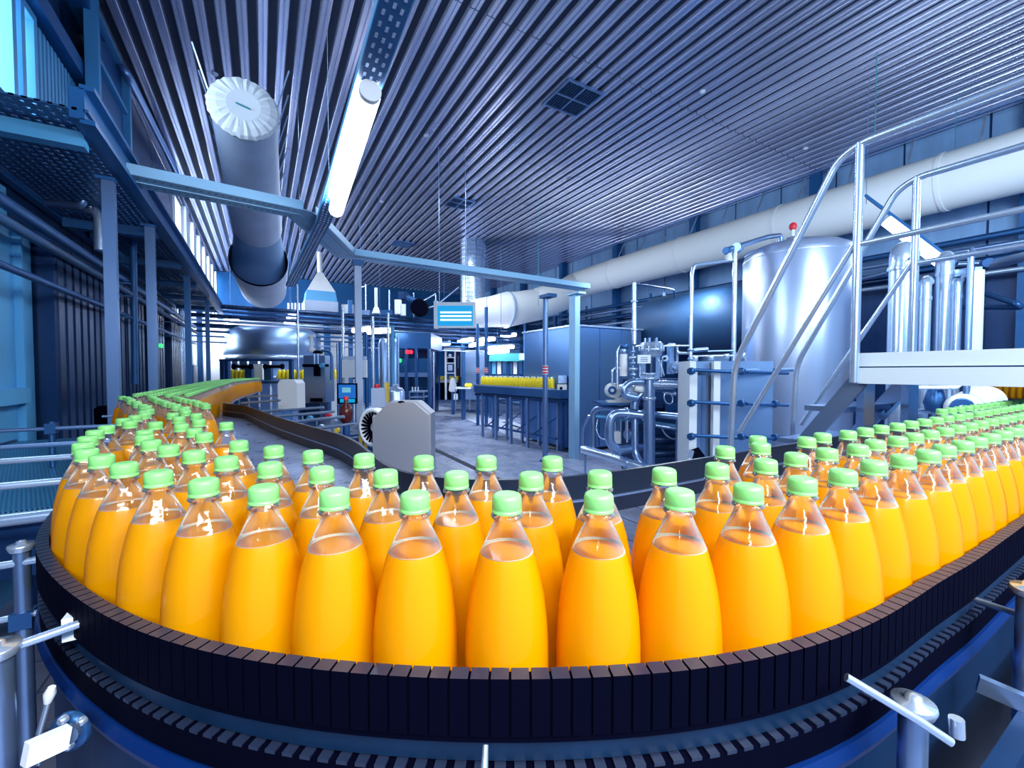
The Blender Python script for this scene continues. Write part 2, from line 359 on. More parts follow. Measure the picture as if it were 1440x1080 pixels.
for i in range(7):
    window(4+i, y, y+.82, 1.6, 5.15, whitep)
    struct('trim_%d' % (4+i), MB().bb((LX-.16, y+.82, 1.6), (LX+.12, y+1.2, 5.15)), whitep)
    y += 1.2
# corrugated sheet and framed bay of the upper left wall
cs = thing('corrugated_sheet', 'blue corrugated wall sheet beside the tall bright window', 'wall sheet', (LX+.02, 5.6, 3.3))
for i in range(18):
    MB().bb((LX+.01, 4.97+i*.075, 3.30), (LX+.035, 5.01+i*.075, 4.22)).build('sheet_rib', bpaint_l, cs)
MB().bb((LX, 4.95, 3.28), (LX+.01, 6.35, 4.24)).build('backing', bpaint, cs)
struct('beam', MB().bb((LX, 3.0, 4.29), (LX+.10, 6.25, 4.44)), bpaint)
struct('beam', MB().bb((LX, 3.0, 4.95), (LX+.16, 6.2, 5.10)), bpaint)
struct('beam', MB().bb((LX, 2.6, 3.02), (LX+.12, 5.1, 3.28)), bpaint)
fb = thing('framed_bay', 'blue framed bay of three stacked panels high on the left wall', 'frame', (-1.42, 6.3, 2.8))
a = ax_(137, 100, -1.35).y; b = ax_(182, 100, -1.35).y
for z0, z1 in ((2.8, 3.35), (3.40, 3.95), (4.0, 4.55), (4.6, 5.0)):
    MB().bb((-1.45, a+.06, z0), (-1.41, b-.06, z1)).build('panel', bpaint, fb)
MB().bb((-1.44, a, 2.75), (-1.34, a+.07, 5.1)).bb((-1.44, b-.07, 2.75), (-1.34, b, 5.1)).build('upright', bpaint_l, fb)
for z in (2.75, 3.35, 3.95, 4.55, 5.02): MB().bb((-1.44, a+.07, z), (-1.36, b-.07, z+.05)).build('crossbar', bpaint_l, fb)
CA = ax_(-40, 450, -1.4).y; CB = ax_(46, 450, -1.4).y
# rows of dark cupboards / machine casings under the walkway
for i, (y0, y1) in enumerate(((CB+.04, 6.2), (6.25, 7.1), (7.5, 8.4), (8.9, 10.0))):
    t = thing('machine_casing', ['tall dark blue ribbed casing behind the mesh table', 'narrow dark blue casing behind the first walkway post',
              'dark blue casing with a small green lamp under the walkway', 'farthest dark blue casing under the walkway'][i], 'machine casing', (-1.4, y0, 0))
    MB().bb((LX+.01, y0, 0), (-1.30, y1, 2.45)).build('body', dnavy, t)
    n = int((y1-y0)/.16)
    for k in range(n): MB().bb((-1.30, y0+.03+k*.16, .1), (-1.285, y0+.13+k*.16, 2.35)).build('panel', dnavy, t)
    if i == 2: MB().box((-1.27, 7.95, 1.82), (.03, .16, .05)).build('indicator', greenl, t, 'small green lit indicator')
# big riveted column at the left edge
bc = struct('column', MB().bb((-1.45, CA, 0), (-1.40, CB, 2.38)).bb((-1.5, CA, 2.38), (-1.48, CB-.08, 2.69)), bpaint_l)
flg = MB().bb((-1.40, CA+.05, 0), (-1.37, CA+.08, 2.38)).bb((-1.40, CB-.26, 0), (-1.36, CB-.24, 2.38)).build('column_flange', bpaint_l, bc)
rv = MB().lathe([(0, .012), (.008, .010), (.012, .004)], 8, axis=(1, 0, 0)).mesh('rivet', bpaint_l)
for k in range(16):
    o = bpy.data.objects.new('rivet', rv); COL.objects.link(o); o.location = (-1.395, CB-.20, .9+k*.1); attach(o, flg)
MB().bb((-1.42, 3.4, 1.24), (-1.34, CB-.25, 1.34)).build('bracket', bpaint_l, bc)

# ------------------------------------------------------------------ walkway on posts, left
wk = thing('walkway', 'raised steel walkway with perforated floor along the left wall', 'walkway', (-1.1, 6, 2.7))
y0 = 2.2
while px_((-.80, y0, 2.84))[0] < 111: y0 += .02
MB().bb((-.84, y0, 2.76), (-.78, 12.3, 2.92)).bb((-.80, y0, 2.74), (-.74, 12.3, 2.765)).bb((-.80, y0, 2.915), (-.74, 12.3, 2.94)).build('edge_channel', bpaint, wk)
MB().bb((LX+.02, y0, 2.76), (LX+.08, 12.3, 2.92)).build('edge_channel', bpaint, wk)
for yy in (y0+.25, 5.2, 6.6, 8.0, 9.4, 10.8, 12.2):
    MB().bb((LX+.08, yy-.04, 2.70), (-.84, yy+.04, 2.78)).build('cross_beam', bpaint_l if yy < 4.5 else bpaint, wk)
# perforated plate: staggered bars leave real holes
pm = newmat('perforated_plate'); B = pm[3]; N = pm[1]; L = pm[2]
B.inputs['Base Color'].default_value = (.05, .14, .30, 1); B.inputs['Metallic'].default_value = .6; B.inputs['Roughness'].default_value = .4
fl = MB()
for i in range(16):
    x = LX+.09 + i*.045
    fl.bb((x, y0, 2.80), (x+.020, 12.0, 2.815))
j = 0; yy = y0
while yy < 12.0:
    fl.bb((LX+.09, yy, 2.803), (-.85, yy+.03, 2.812)); yy += .065; j += 1
o = fl.build('floor_grating', MT['perforated_plate'], wk); o['kind'] = 'stuff'
MB().bb((LX+.02, 5.6, 2.83), (-.86, 12.0, 2.84)).build('floor_plate', dnavy, wk)
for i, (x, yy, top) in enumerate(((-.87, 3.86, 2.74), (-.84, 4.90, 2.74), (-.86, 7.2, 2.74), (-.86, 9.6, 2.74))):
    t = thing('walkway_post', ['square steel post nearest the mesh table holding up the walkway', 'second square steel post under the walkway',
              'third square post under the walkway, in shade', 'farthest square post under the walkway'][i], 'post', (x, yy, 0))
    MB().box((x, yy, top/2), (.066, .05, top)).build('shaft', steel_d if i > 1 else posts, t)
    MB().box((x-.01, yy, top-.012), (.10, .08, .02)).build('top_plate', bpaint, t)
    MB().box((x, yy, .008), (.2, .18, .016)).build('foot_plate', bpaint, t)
# pipes along the left wall
for i, (z, r, x) in enumerate(((2.37, .035, -1.2), (2.24, .028, -1.16), (2.02, .022, -1.2), (2.3, .02, -1.26))):
    tag(MB().tube([(x, 2.3, z), (x, 11.0, z)], r, 10).build('wall_pipe', steel_d if i != 1 else darktank),
        ['thickest dark pipe running along the left wall below the walkway', 'polished dark pipe just under the thickest wall pipe', 'lowest thin dark pipe along the left wall', 'thin dark pipe behind the wall pipes'][i], 'pipe', 'pipes along the left wall')
for i, y in enumerate((5.6, 8.2)):
    t = thing('cable_hook', 'small steel bracket carrying the wall pipes, %s' % ('nearer one', 'farther one')[i], 'bracket', (-1.3, y, 2.2))
    MB().bb((LX, y-.02, 1.95), (LX+.04, y+.02, 2.5)).build('upright', steel_d, t)
    for z in (1.99, 2.2, 2.325): MB().bb((LX+.04, y-.02, z-.012), (-1.12, y+.02, z+.0)).build('arm', steel_d, t)
tag(MB().tube([ad(40, 282, 3.4), ad(112, 290, 3.4), ad(118, 284, 3.4), ad(118, 268, 3.4)], .028, 10, .08).build('bent_pipe', steel), 'short steel pipe bent upward beneath the walkway grating', 'pipe')
tag(MB().tube([ad(95, 289, 3.5), ad(132, 295, 3.5), ad(139, 304, 3.5), ad(140, 352, 3.5)], .035, 12, .12).build('bent_pipe', steel_l), 'white steel pipe bent downward beside the first walkway post', 'pipe')
tag(MB().tube([ad(85, 62, 5.0), ad(130, 75, 5.0), ad(165, 84, 5.0), ad(180, 106, 5.0), ad(262, 268, 9.5)], .045, 10, .25).build('gutter_pipe', steel), 'long steel pipe curving down from the ceiling at the framed bay', 'pipe')
t = thing('ceiling_hook', 'thin rod with white stub at the walkway edge above grating', 'bracket', ad(108, 180, 3.4))
MB().tube([ad(103, 161, 3.4), ad(109, 162, 3.4), ad(110, 175, 3.4), ad(109, 187, 3.4)], .008, 6).build('rod', steel_l, t)
for i, (xx, y1, y2, d) in enumerate(((187, 310, 540, 4.4), (253, 400, 545, 8.9))):
    tag(MB().tube([ad(xx, y1, d), ad(xx+3, y2, d+.05)], .03 if i == 0 else .05, 10).build('drop_pipe', steel_l if i else bpaint), ['blue pipe dropping between two walkway posts', 'bright pipe dropping at the far end of the walkway'][i], 'pipe')

# ------------------------------------------------------------------ air sock duct, left
def ring_duct(name, label, cat, pts, rs, mm, bands=True, seg=28):
    t = thing(name, label, cat, pts[0]); MB().tube(pts, rs, seg).build('tube', mm, t); return t
s1 = thing('air_sock_duct', 'pale round fabric air duct hanging below the ceiling, ruffled end', 'duct', ad(345, 155, 4.1))
pA = ad(343, 153, 4.05); pB = ad(362, 318, 6.5); ax = (pB-pA).normalized()
MB().tube([pA + ax*.03, pB], [.275, .33], 32).build('tube', ductw, s1)
end = MB(); n = 56; c0 = pA - ax*.03
u = ax.cross(Vector((0, 0, 1))).normalized(); w = u.cross(ax)
prof = [(-.02, .02), (-.028, .14), (-.02, .22), (.0, .28), (.03, .30), (.06, .285), (.09, .278)]
vs = []
for z, r in prof:
    for k in range(n):
        rr = r*(1 + (.012 if k % 2 else -.012)*(r > .2) + .008*(r > .2)*math.sin(k*1.7)) ; a = 2*PI*k/n
        vs.append(c0 + ax*(z + (.006*math.sin(k*2.3) if r > .2 else 0)) + (u*math.cos(a)+w*math.sin(a))*rr)
end.add(vs, [(i*n+k, i*n+(k+1) % n, (i+1)*n+(k+1) % n, (i+1)*n+k) for i in range(len(prof)-1) for k in range(n)] + [tuple(reversed(range(n)))], False)
end.build('gathered_end', ductl, s1, 'white gathered fabric end')
MB().beam(c0 - ax*.034 - u*.06, c0 - ax*.034 + u*.055 - w*.03, .018, .008).build('tie_cord', tealp, s1, 'small teal tie at the middle of the end')
for k in range(8):
    f = k/8; p = pA.lerp(pB, f)
    for sg in (-1, 1):
        q = p + u*sg*-.28
        MB().beam(q + Vector((0, 0, .1)), q + u*sg*-.10 + Vector((0, -.1, .42)), .014, .006).build('strap', steel_l, s1)
s2 = thing('large_air_duct', 'wider round duct at the far end of the fabric sock', 'duct', ad(365, 350, 7))
pC = ad(364, 366, 6.9); pD = ad(371, 405, 9.8)
MB().tube([pC, pC.lerp(pD, .1), pD], [.42, .43, .46], 32, cap=False).build('tube', ductw, s2)
MB().tube([pB, pC + (pD-pC)*.12], [.30, .41], 32).build('reducer', pbr('duct_blue', (.16, .30, .55), .6), s2)
MB().tube([pD, pD + (pD-pC)*.12], [.46, .30], 32).build('end_cap', ductw, s2)

# ------------------------------------------------------------------ right duct and its hangers
d1 = thing('wall_duct', 'long white insulated duct along the top of the right wall', 'duct', (8.55, 4, 4.2))
RD = .40
MB().tube([(8.5, -1.2, 4.16), (8.5, 9.4, 4.16), (8.3, 10.4, 4.05)], RD, 36).build('tube', ductl, d1)
for y in (2.2, 4.4, 6.6, 8.8): MB().tube([(8.5, y, 4.16), (8.5, y+.05, 4.16)], RD+.012, 36).build('band', ductl, d1)
for y in [1.1+.75*k for k in range(11)]:
    MB().beam((8.36, y, 4.16+RD*.96), (8.62, y+.02, 4.98), .03, .012).build('hanger_strap', steel_l, d1)
MB().bb((8.6, -1, 5.0), (8.64, 10.5, 5.03)).build('hanger_rail', steel, d1)
q1 = ad(800, 418, 12.4); q2 = ad(757, 427, 12.6); q3 = ad(712, 436, 12.2); q4 = ad(668, 441, 12.4)
d2 = d1
MB().tube([(8.3, 10.35, 4.06), q1 + Vector((0, .2, .1)), q2], [.40, .44, .46], 28, cap=False).build('tube', ductl, d2)
MB().tube([q2 + Vector((.1, 0, 0)), q3, q4], [.46, .50, .42], 28, .6).build('elbow', ductl, d2)
MB().tube([q3 + Vector((.05, 0, 0)), q3 - Vector((.02, 0, 0))], .52, 28).build('band', ductw, d2)
v1 = thing('spiral_riser_duct', 'shiny spiral steel duct rising from the branch duct to the ceiling', 'duct', ad(665, 430, 12.8))
p = ad(665, 436, 12.8)
MB().tube([(p.x, p.y, p.z), (p.x, p.y, CZ)], .37, 28).build('tube', steel_l, v1)
for k in range(16): MB().lathe([(0, .375), (.012, .385), (.024, .375)], 28, (p.x, p.y, p.z+.08+k*.13)).build('seam', steel_l, v1)

# ------------------------------------------------------------------ ceiling vents and small fittings
for i, (cx, cy_, s, lbl) in enumerate(((3.83, 4.86, .62, 'large square ceiling vent nearest the camera side of the ribs'), (3.95, 9.13, .55, 'smaller ceiling vent in the middle of the ceiling'), (3.7, 12.9, .6, 'pale ceiling vent far back above the cable tray'))):
    t = thing('ceiling_vent', lbl, 'vent', (cx, cy_, CZ), 'ceiling vents')
    f = MB(); h = s/2; w = .03
    f.bb((cx-h, cy_-h, CZ-.03), (cx+h, cy_-h+w, CZ-.002)).bb((cx-h, cy_+h-w, CZ-.03), (cx+h, cy_+h, CZ-.002)).bb((cx-h, cy_-h+w, CZ-.03), (cx-h+w, cy_+h-w, CZ-.002)).bb((cx+h-w, cy_-h+w, CZ-.03), (cx+h, cy_+h-w, CZ-.002))
    f.build('frame', steel, t)
    MB().bb((cx-h+w, cy_-.012, CZ-.028), (cx+h-w, cy_+.012, CZ-.003)).bb((cx-.01, cy_-h+w, CZ-.026), (cx+.01, cy_+h-w, CZ-.004)).build('divider', steel, t)
    MB().bb((cx-h+w, cy_-h+w, CZ-.008), (cx+h-w, cy_+h-w, CZ-.003)).build('backing', hole if i < 2 else steel, t)
    for k in range(14):
        xx = cx-h+w+.02+k*(s-.1)/13.
        MB().bb((xx, cy_-h+w, CZ-.022), (xx+.008, cy_+h-w, CZ-.010)).build('louvre', steel_d if i < 2 else steel, t)
for i, (x, y) in enumerate(((600, 190), (795, 251), (988, 128), (1133, 208), (537, 283), (924, 290), (302, 103))):
    p = az(x, y, CZ)
    tag(MB().lathe([(-.03, .012), (-.02, .035), (-.004, .04)], 12, p).build('sprinkler', whitep), 'small white ceiling sprinkler head ' + ('right of the glowing strip lamp', 'below the large vent', 'high at the right among the ribs', 'farthest right above the handrail', 'between the strip lamp and the smaller vent', 'midway above the wall duct', 'beside the fabric sock end')[i], 'sprinkler', 'ceiling sprinklers')

# ------------------------------------------------------------------ strip lamps hung on perforated tray
def lamp_run(name, label, P, Q, lamps, wires, parent_label):
    pass
P0 = Vector((.415, 1.0, 2.76)); P1 = Vector((.47, 4.0, 2.72)); P2 = Vector((.36, 6.9, 2.66))
lt = thing('lamp_tray', 'perforated blue tray hanging on wires and carrying the strip lamp', 'cable tray', P0)
for a_, b_ in ((P0, P1), (P1, P2)):
    MB().beam(a_, b_, .11, .004).build('tray_base', bpaint, lt)
    d_ = (b_-a_).normalized(); sd = d_.cross(Vector((0, 0, 1)))
    for sg in (-1, 1): MB().beam(a_+sd*sg*.055+Vector((0, 0, .015)), b_+sd*sg*.055+Vector((0, 0, .015)), .004, .035).build('tray_lip', bpaint_l, lt)
    L_ = (b_-a_).length; k = 0
    hl = MB()
    while k*.06 < L_-.05:
        for sg, ph in ((-.03, 0), (.03, .03), (0, .015)):
            c = a_ + d_*(k*.06+ph) + sd*sg - Vector((0, 0, .0035)); hl.box(c, (.012, .026, .002), 0)
        k += 1
    hl.build('slot_row', steel_l, lt)['kind'] = 'stuff'
for p in (Vector((.43, 1.9, 2.77)), Vector((.46, 3.55, 2.74)), Vector((.40, 5.6, 2.70))):
    MB().tube([p, (p.x, p.y, CZ)], .0025, 6).build('wire', steel_l, lt)
sl = thing('strip_lamp', 'glowing white strip lamp hanging on the tray over the line', 'lamp', (.47, 2.75, 2.7))
a_ = Vector((.435, 2.02, 2.70)); b_ = Vector((.50, 3.50, 2.67))
m_ = emit('near_lamp_tube', (.84, .93, 1.0), 34); m_.cycles.emission_sampling = 'AUTO'
MB().tube([a_, b_], .049, 20).build('diffuser', m_, sl)
for e, f_ in ((a_, -1), (b_, 1)):
    dd = (b_-a_).normalized()*f_*.03
    MB().tube([e, e+dd], .048, 20).build('end_cap', whitep, sl)
MB().beam(a_+Vector((0, 0, .045)), b_+Vector((0, 0, .045)), .05, .02).build('housing', whitep, sl)
# lamp over the platform pipes
a_ = ad(1218, 287, 5.6); b_ = ad(1345, 383, 5.0)
t = thing('pipe_area_lamp', 'slanting strip lamp on a dark tray above the steel pipes', 'lamp', a_)
MB().beam(a_+Vector((0, 0, .10)), b_+Vector((0, 0, .10)), .16, .03).build('tray', bpaint, t)
c_ = a_.lerp(b_, .26); e_ = a_.lerp(b_, .86)
MB().tube([c_, e_], .075, 16).build('diffuser', tube_e, t)
MB().tube([a_, (a_.x, a_.y, CZ)], .004, 6).build('wire', steel, t)
for i, (x, yt, yb, d) in enumerate(((1225, 5, 200, 5.2), (1338, 58, 212, 6.0), (752, 312, 430, 9.5))):
    a_ = ad(x+5, yb, d); tag(MB().tube([a_, (a_.x, a_.y, CZ)], .005, 6).build('hanging_wire', tealp), ['long thin wire hanging from the ceiling above the handrail', 'pale thin wire hanging over the upper handrail', 'thin wire hanging over the cable tray by the riser duct'][i], 'wire')

# ------------------------------------------------------------------ the crossing cable tray and its posts
ct = thing('cable_tray', 'long pale perforated cable tray crossing the hall with a dog-leg', 'cable tray', (.9, 4.5, 2.75))
TP = [Vector((-.80, 4.00, 2.80)), Vector((.30, 4.12, 2.80)), Vector((.86, 5.35, 2.80)), Vector((4.42, 5.28, 2.74))]
tpath = [(p.x, p.y) for p in TP]
def tray_seg(a, b, w=.26):
    d_ = (b-a).normalized(); sd = d_.cross(Vector((0, 0, 1))).normalized()
    MB().beam(a, b, w, .006).build('tray_base', tray, ct)
    MB().beam(a+Vector((0, 0, -.006)), b+Vector((0, 0, -.006)), .016, .006).build('tray_crease', tray, ct)
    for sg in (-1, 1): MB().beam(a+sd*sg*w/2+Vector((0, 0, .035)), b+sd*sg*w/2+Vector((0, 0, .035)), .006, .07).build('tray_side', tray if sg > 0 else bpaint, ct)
    L_ = (b-a).length; h = MB(); k = 0
    while k*.045 < L_-.1:
        for q in (-.075, .075): h.box(a + d_*(.06+k*.045) + sd*q - Vector((0, 0, .0035)), (.014, .008, .002), math.atan2(d_.y, d_.x))
        k += 1
    h.build('slot_row', hole, ct)['kind'] = 'stuff'
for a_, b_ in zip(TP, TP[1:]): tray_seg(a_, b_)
for p in TP[1:3]: MB().lathe([(-.0035, .13), (.0035, .13)], 20, p, smooth=False).build('tray_corner', tray, ct)
tp = thing('tray_post', 'pale square post with cap bracket carrying the cable tray bend', 'post', (.98, 5.26, 0))
MB().box((.98, 5.26, 1.34), (.075, .05, 2.68)).build('shaft', ductw, tp); MB().box((.98, 5.26, 2.71), (.12, .12, .06)).build('cap_bracket', bpaint, tp)
tp = thing('tray_post', 'slim round post with red and white tape under the tray end', 'post', (3.9, 5.7, 0))
MB().tube([(3.9, 5.62, 0), (3.9, 5.62, 2.6)], .042, 14).build('shaft', posts, tp); MB().box((3.9, 5.55, 2.63), (.16, .26, .05)).build('cap_bracket', bpaint, tp)
def tape(x, y, z, r, par):
    tp0 = MB().tube([(x, y, z-.07), (x, y, z+.07)], r+.003, 14).build('tape', whitep, par, 'white tape band with red stripes')
    for k in (-.045, .0, .045): MB().tube([(x, y, z+k-.012), (x, y, z+k+.012)], r+.005, 14).build('tape_stripe', redp, tp0, 'red stripe')
tape(3.9, 5.62, 1.47, .042, tp); MB().tube([(3.9, 5.62, 0), (3.9, 5.62, .02)], .09, 14).build('foot_plate', steel_d, tp)
tp = thing('tray_post', 'broad blue-grey column holding the right end of the cable tray', 'post', (4.45, 5.75, 0))
MB().box((4.47, 5.60, 1.35), (.10, .16, 2.70)).bb((4.52, 5.64, 0), (4.60, 5.70, 2.70)).build('shaft', tray, tp); MB().box((4.47, 5.56, 2.72), (.16, .3, .03)).build('cap_bracket', tray, tp)
for i, (x, d, yt) in enumerate(((672, 11.4, 430), (684, 11.1, 395))):
    b = ad(x, 598, d); b.z = 0; tp = thing('thin_post', ['left of the two thin taped posts in the hall', 'right of the two thin taped posts in the hall'][i], 'post', b)
    MB().tube([b, (b.x, b.y, 2.7 + .4*i)], .045, 12).build('shaft', steel_d, tp); tape(b.x, b.y, 1.47, .045, tp)
b = ad(777, 600, 11.0); b.z = 0; tp = thing('thin_post', 'dark slim post beside the end of the far yellow bottle row', 'post', b)
MB().tube([b, (b.x, b.y, 2.35)], .05, 12).build('shaft', steel_d, tp); MB().beam((b.x, b.y, 1.43), ad(745, 517, 10.7), .05, .05).build('arm', steel_d, tp)

# ================================================================== the bottle line
BZ = 1.045; GT = CH - .29      # belt top, guide top
l1 = [(-.618, 2.94), (-.52, 2.594), (-.432, 2.265), (-.372, 2.06), (-.345, 1.87), (-.335, 1.725), (-.338, 1.608), (-.332, 1.50)]
inn = [p for p in BOT['outer'] if p[0] < 1.9]
far_y = lambda y: 0 if y < 7 else (y-7)**1.5*.065
centre = [(-.645+far_y(y), y) for y in (10.0, 9, 8, 7.5, 7, 6, 5, 4, 3.2)] + l1 + inn + [(2.4, .265), (4.2, .265)]
outer = offset(smooth(centre, .03, 10), .049)
INNER = [(-.02, 10.2), (-.14, 9), (-.26, 8), (-.335, 7), (-.340, 6), (-.338, 4.8), (-.30, 4.60), (-.136, 4.27), (.072, 3.065), (.203, 2.49), (.302, 2.08), (.325, 1.818), (.322, 1.578), (.318, 1.367), (.329, 1.238), (.360, 1.155), (.420, 1.08), (.534, .985), (.703, .925), (.912, .903), (1.3, .898), (4.2, .898)]
inner = smooth(INNER, .03, 8)
cv = thing('bottle_conveyor', 'curving black-sided conveyor carrying green-capped juice bottles through the hall', 'conveyor', (.3, .8, 0))
# belt slats between the two guides
def along(path, t):
    n = len(path)-1; k = min(max(t, 0), 1)*n; i = min(int(k), n-1); f = k-i
    return tuple(path[i][j]*(1-f)+path[i+1][j]*f for j in (0, 1))
def warp(path, keys):      # re-time a path so that both edges of the belt turn together
    s = [0]
    for a, b in zip(path, path[1:]): s.append(s[-1]+math.hypot(b[0]-a[0], b[1]-a[1]))
    idx = [min(range(len(path)), key=lambda i: math.hypot(path[i][0]-k[0], path[i][1]-k[1])) for k in keys]
    out = []
    for a, b, n in zip(idx, idx[1:], NS):
        seg = path[a:b+1]
        for k in range(n): out.append(along(seg, k/n))
    out.append(path[idx[-1]]); return out
NS = [26, 20, 16, 14, 14, 16, 34]
ko = [outer[0], (-.69, 5.0), (-.67, 3.0), (-.38, 1.7), (-.10, .60), (.28, .32), (.75, .215), (4.2, .216)]
ki = [inner[0], (-.338, 4.9), (.07, 3.06), (.325, 1.8), (.322, 1.5), (.35, 1.17), (.75, .92), (4.2, .898)]
eo = warp(outer, ko); ei = warp(inner, ki)
beltm = pbr('belt_plate', (.30, .38, .60), .30, .6, noise=.2, nscale=12)
for i in range(len(eo)-1):
    a, b, c, d = Vector((*eo[i], 0)), Vector((*eo[i+1], 0)), Vector((*ei[i+1], 0)), Vector((*ei[i], 0))
    g = .03
    a2, b2 = a.lerp(b, g), b.lerp(a, g); d2, c2 = d.lerp(c, g), c.lerp(d, g)
    MB().prism([(v.x, v.y) for v in (a2, b2, c2, d2)], BZ-.012, BZ, X=(1, 0, 0), Y=(0, 1, 0)).build('belt_slat', beltm, cv)
# outer guide: backing strip, slotted blocks on top, steel strip, lower toothed strip, rim, frame plate
vis = [p for p in outer if p[1] < 3.4 and p[0] < 2.4]
MB().ribbon(vis, [(.000, GT-.064), (.013, GT-.064), (.013, GT-.004), (.000, GT-.004)][::-1]).build('guide_core', gblack, cv)
MB().ribbon(outer, [(.002, 1.072), (.006, 1.072), (.006, GT-.060), (.002, GT-.060)][::-1]).build('steel_strip', strip, cv)
MB().ribbon(outer, [(.000, 1.036), (.014, 1.036), (.014, 1.068), (.000, 1.068)][::-1]).build('lower_guide', gblack, cv)
MB().ribbon(outer, [(-.02, 1.008), (.016, 1.008), (.020, 1.020), (.016, 1.032), (-.02, 1.032)][::-1]).build('rim_tube', rimblue, cv)
MB().ribbon([p for p in outer if p[1] < 2.5], [(-.004, .66), (.000, .66), (.000, 1.008), (-.004, 1.008)][::-1]).build('frame_plate', frameb, cv)
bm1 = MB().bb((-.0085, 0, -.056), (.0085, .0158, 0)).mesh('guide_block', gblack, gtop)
bm1.polygons[5].material_index = 1  # top face only: its lit look is put into the colour
bm2 = MB().bb((-.0055, 0, -.006), (.0055, .0148, -.0025)).mesh('lower_block', gtop)
tp_ = resample([p for p in outer if p[1] < 2.0 and p[0] < 2.0], .0192)
for i, ((x, y), (nx, ny)) in enumerate(zip(tp_, normals(tp_))):
    an = math.atan2(ny, nx) - PI/2
    for me, zz in ((bm1, GT), (bm2, 1.0725)):
        o = bpy.data.objects.new(me.name.split('.')[0], me); COL.objects.link(o); o.location = (x, y, zz); o.rotation_euler = (0, 0, an); attach(o, cv)
ed_ = az(160, 596, 1.02); MB().lathe([(0, .10), (.01, .115), (.13, .115), (.15, .09)], 24, (ed_.x, ed_.y, 1.02)).build('end_drum', gblack, cv)
# inner guide
iv = [p for p in inner if p[1] < 4.75]
ig = thing('inner_guide_rail', 'tall dark inner guide rail curving round the empty side of the belt', 'guide rail', (.33, 1.3, BZ))
MB().ribbon(iv, [(.0, GT-.068), (.0, GT), (-.012, GT), (-.012, GT-.068)][::-1]).build('upper_band', pbr('guide_black_blue', (.010, .020, .045), .33, .2), ig)
MB().ribbon(iv, [(.006, GT-.072), (.006, GT-.066), (-.010, GT-.066), (-.010, GT-.072)][::-1]).build('steel_edge', steel, ig)
MB().ribbon(iv, [(.003, BZ+.002), (.003, GT-.070), (-.010, GT-.070), (-.010, BZ+.002)][::-1]).build('lower_band', pbr('guide_black_low', (.005, .010, .028), .4), ig)
MB().ribbon(iv, [(.0, .70), (.0, BZ), (-.006, BZ), (-.006, .70)][::-1]).build('side_plate', steel_d, ig)
# support bars of the conveyor
for i, (x, y) in enumerate(((-.25, .95), (.1, .55), (.8, .35), (1.6, .35), (-.45, 2.2), (.7, .8), (1.8, .8), (.2, 1.9), (-.5, 5.2), (-.5, 8.0))):
    MB().bb((x-.025, y-.025, 0), (x+.025, y+.025, .66)).bb((x-.02, y-.02, .66), (x+.02, y+.02, 1.005)).build('leg', steel_d, cv)

# ------------------------------------------------------------------ bottles
SH = [(0, .032), (.004, .040), (.012, .0438), (.03, .0451), (.09, .0454), (.115, .0450), (.14, .0434), (.165, .0402), (.19, .0350), (.208, .0300), (.222, .0240), (.236, .0172), (.244, .0142), (.2475, .0140), (.2485, .0172), (.2510, .0172), (.2520, .0140), (.260, .0138)]
JL = .211
def interp(z):
    for (a, ra), (b, rb) in zip(SH, SH[1:]):
        if a <= z <= b: return ra + (rb-ra)*(z-a)/(b-a)
JU = [q for q in SH if q[0] < JL] + [(JL, interp(JL))]
foamm = pbr('pale_foam', (1.0, .86, .62), .4)
CAPP = [(.2535, .0160), (.2565, .0162), (.2570, .0153), (.2580, .0160), (.2690, .0157), (.2718, .0146), (.273, .0120)]
def lathe_mesh(name, prof, seg, m):
    b = MB().lathe(prof, seg)
    if name == 'juice':
        n0 = len(b.f); b.lathe([(JL+.0001, interp(JL)-.0022), (JL+.0006, interp(JL)-.0014), (JL+.0004, interp(JL)-.0002)], seg, cap=False)
        me = b.mesh(name, m, foamm)
        for p in me.polygons[n0:]: p.material_index = 1
        return me
    return b.mesh(name, m)
lod = {}
for key, sg in (('hi', 32), ('lo', 16)):
    lod[key] = (lathe_mesh('bottle_shell', [(JL, interp(JL))]+[q for q in SH if q[0] > JL], sg, shellm), lathe_mesh('juice', JU, sg, juicem), lathe_mesh('cap', CAPP, sg, capm))
def bottle(x, y, label, group, key):
    t = bpy.data.objects.new('juice_bottle', lod[key][0]); COL.objects.link(t); t.location = (x, y, BZ+.0005); t.rotation_euler[2] = random.uniform(0, 6.28)
    tag(t, label, 'bottle', group)
    for nm, me in (('juice', lod[key][1]), ('cap', lod[key][2])):
        c = bpy.data.objects.new(nm, me); COL.objects.link(c); c.parent = t
for row in ('outer', 'middle', 'inner'):
    nm = {'outer': 'front row beside the slotted black guide', 'middle': 'middle row of the curve', 'inner': 'innermost row of the curve'}[row]
    for i, (x, y) in enumerate(BOT[row]):
        bottle(x, y, 'green-capped juice bottle, %s from the left in the %s' % (ORD[i], nm), 'juice bottles in the ' + nm, 'hi' if i < 22 else 'lo')
for i, (x, y) in enumerate(BOT['fourth']): bottle(x, y, 'green-capped juice bottle, %s in the short rearmost row below the service platform' % ORD[i], 'juice bottles in the rearmost right row', 'lo')
for i, (x, y) in enumerate(BOT['mid']): bottle(x, y, ['green-capped juice bottle alone beside the bare belt slats', 'green-capped juice bottle between the bunch and the middle row'][i], 'juice bottles at the belt bend', 'hi')
for i, (x, y) in enumerate(sorted(BOT['cluster'], key=lambda p: p[1])): bottle(x, y, 'green-capped juice bottle, %s back from the camera in the tight bunch at the left bend' % ORD[i], 'juice bottles bunched at the left bend', 'hi' if y < 2.2 else 'lo')
fr = []
rows = [-.645, -.558, -.471, -.388]
k = 0
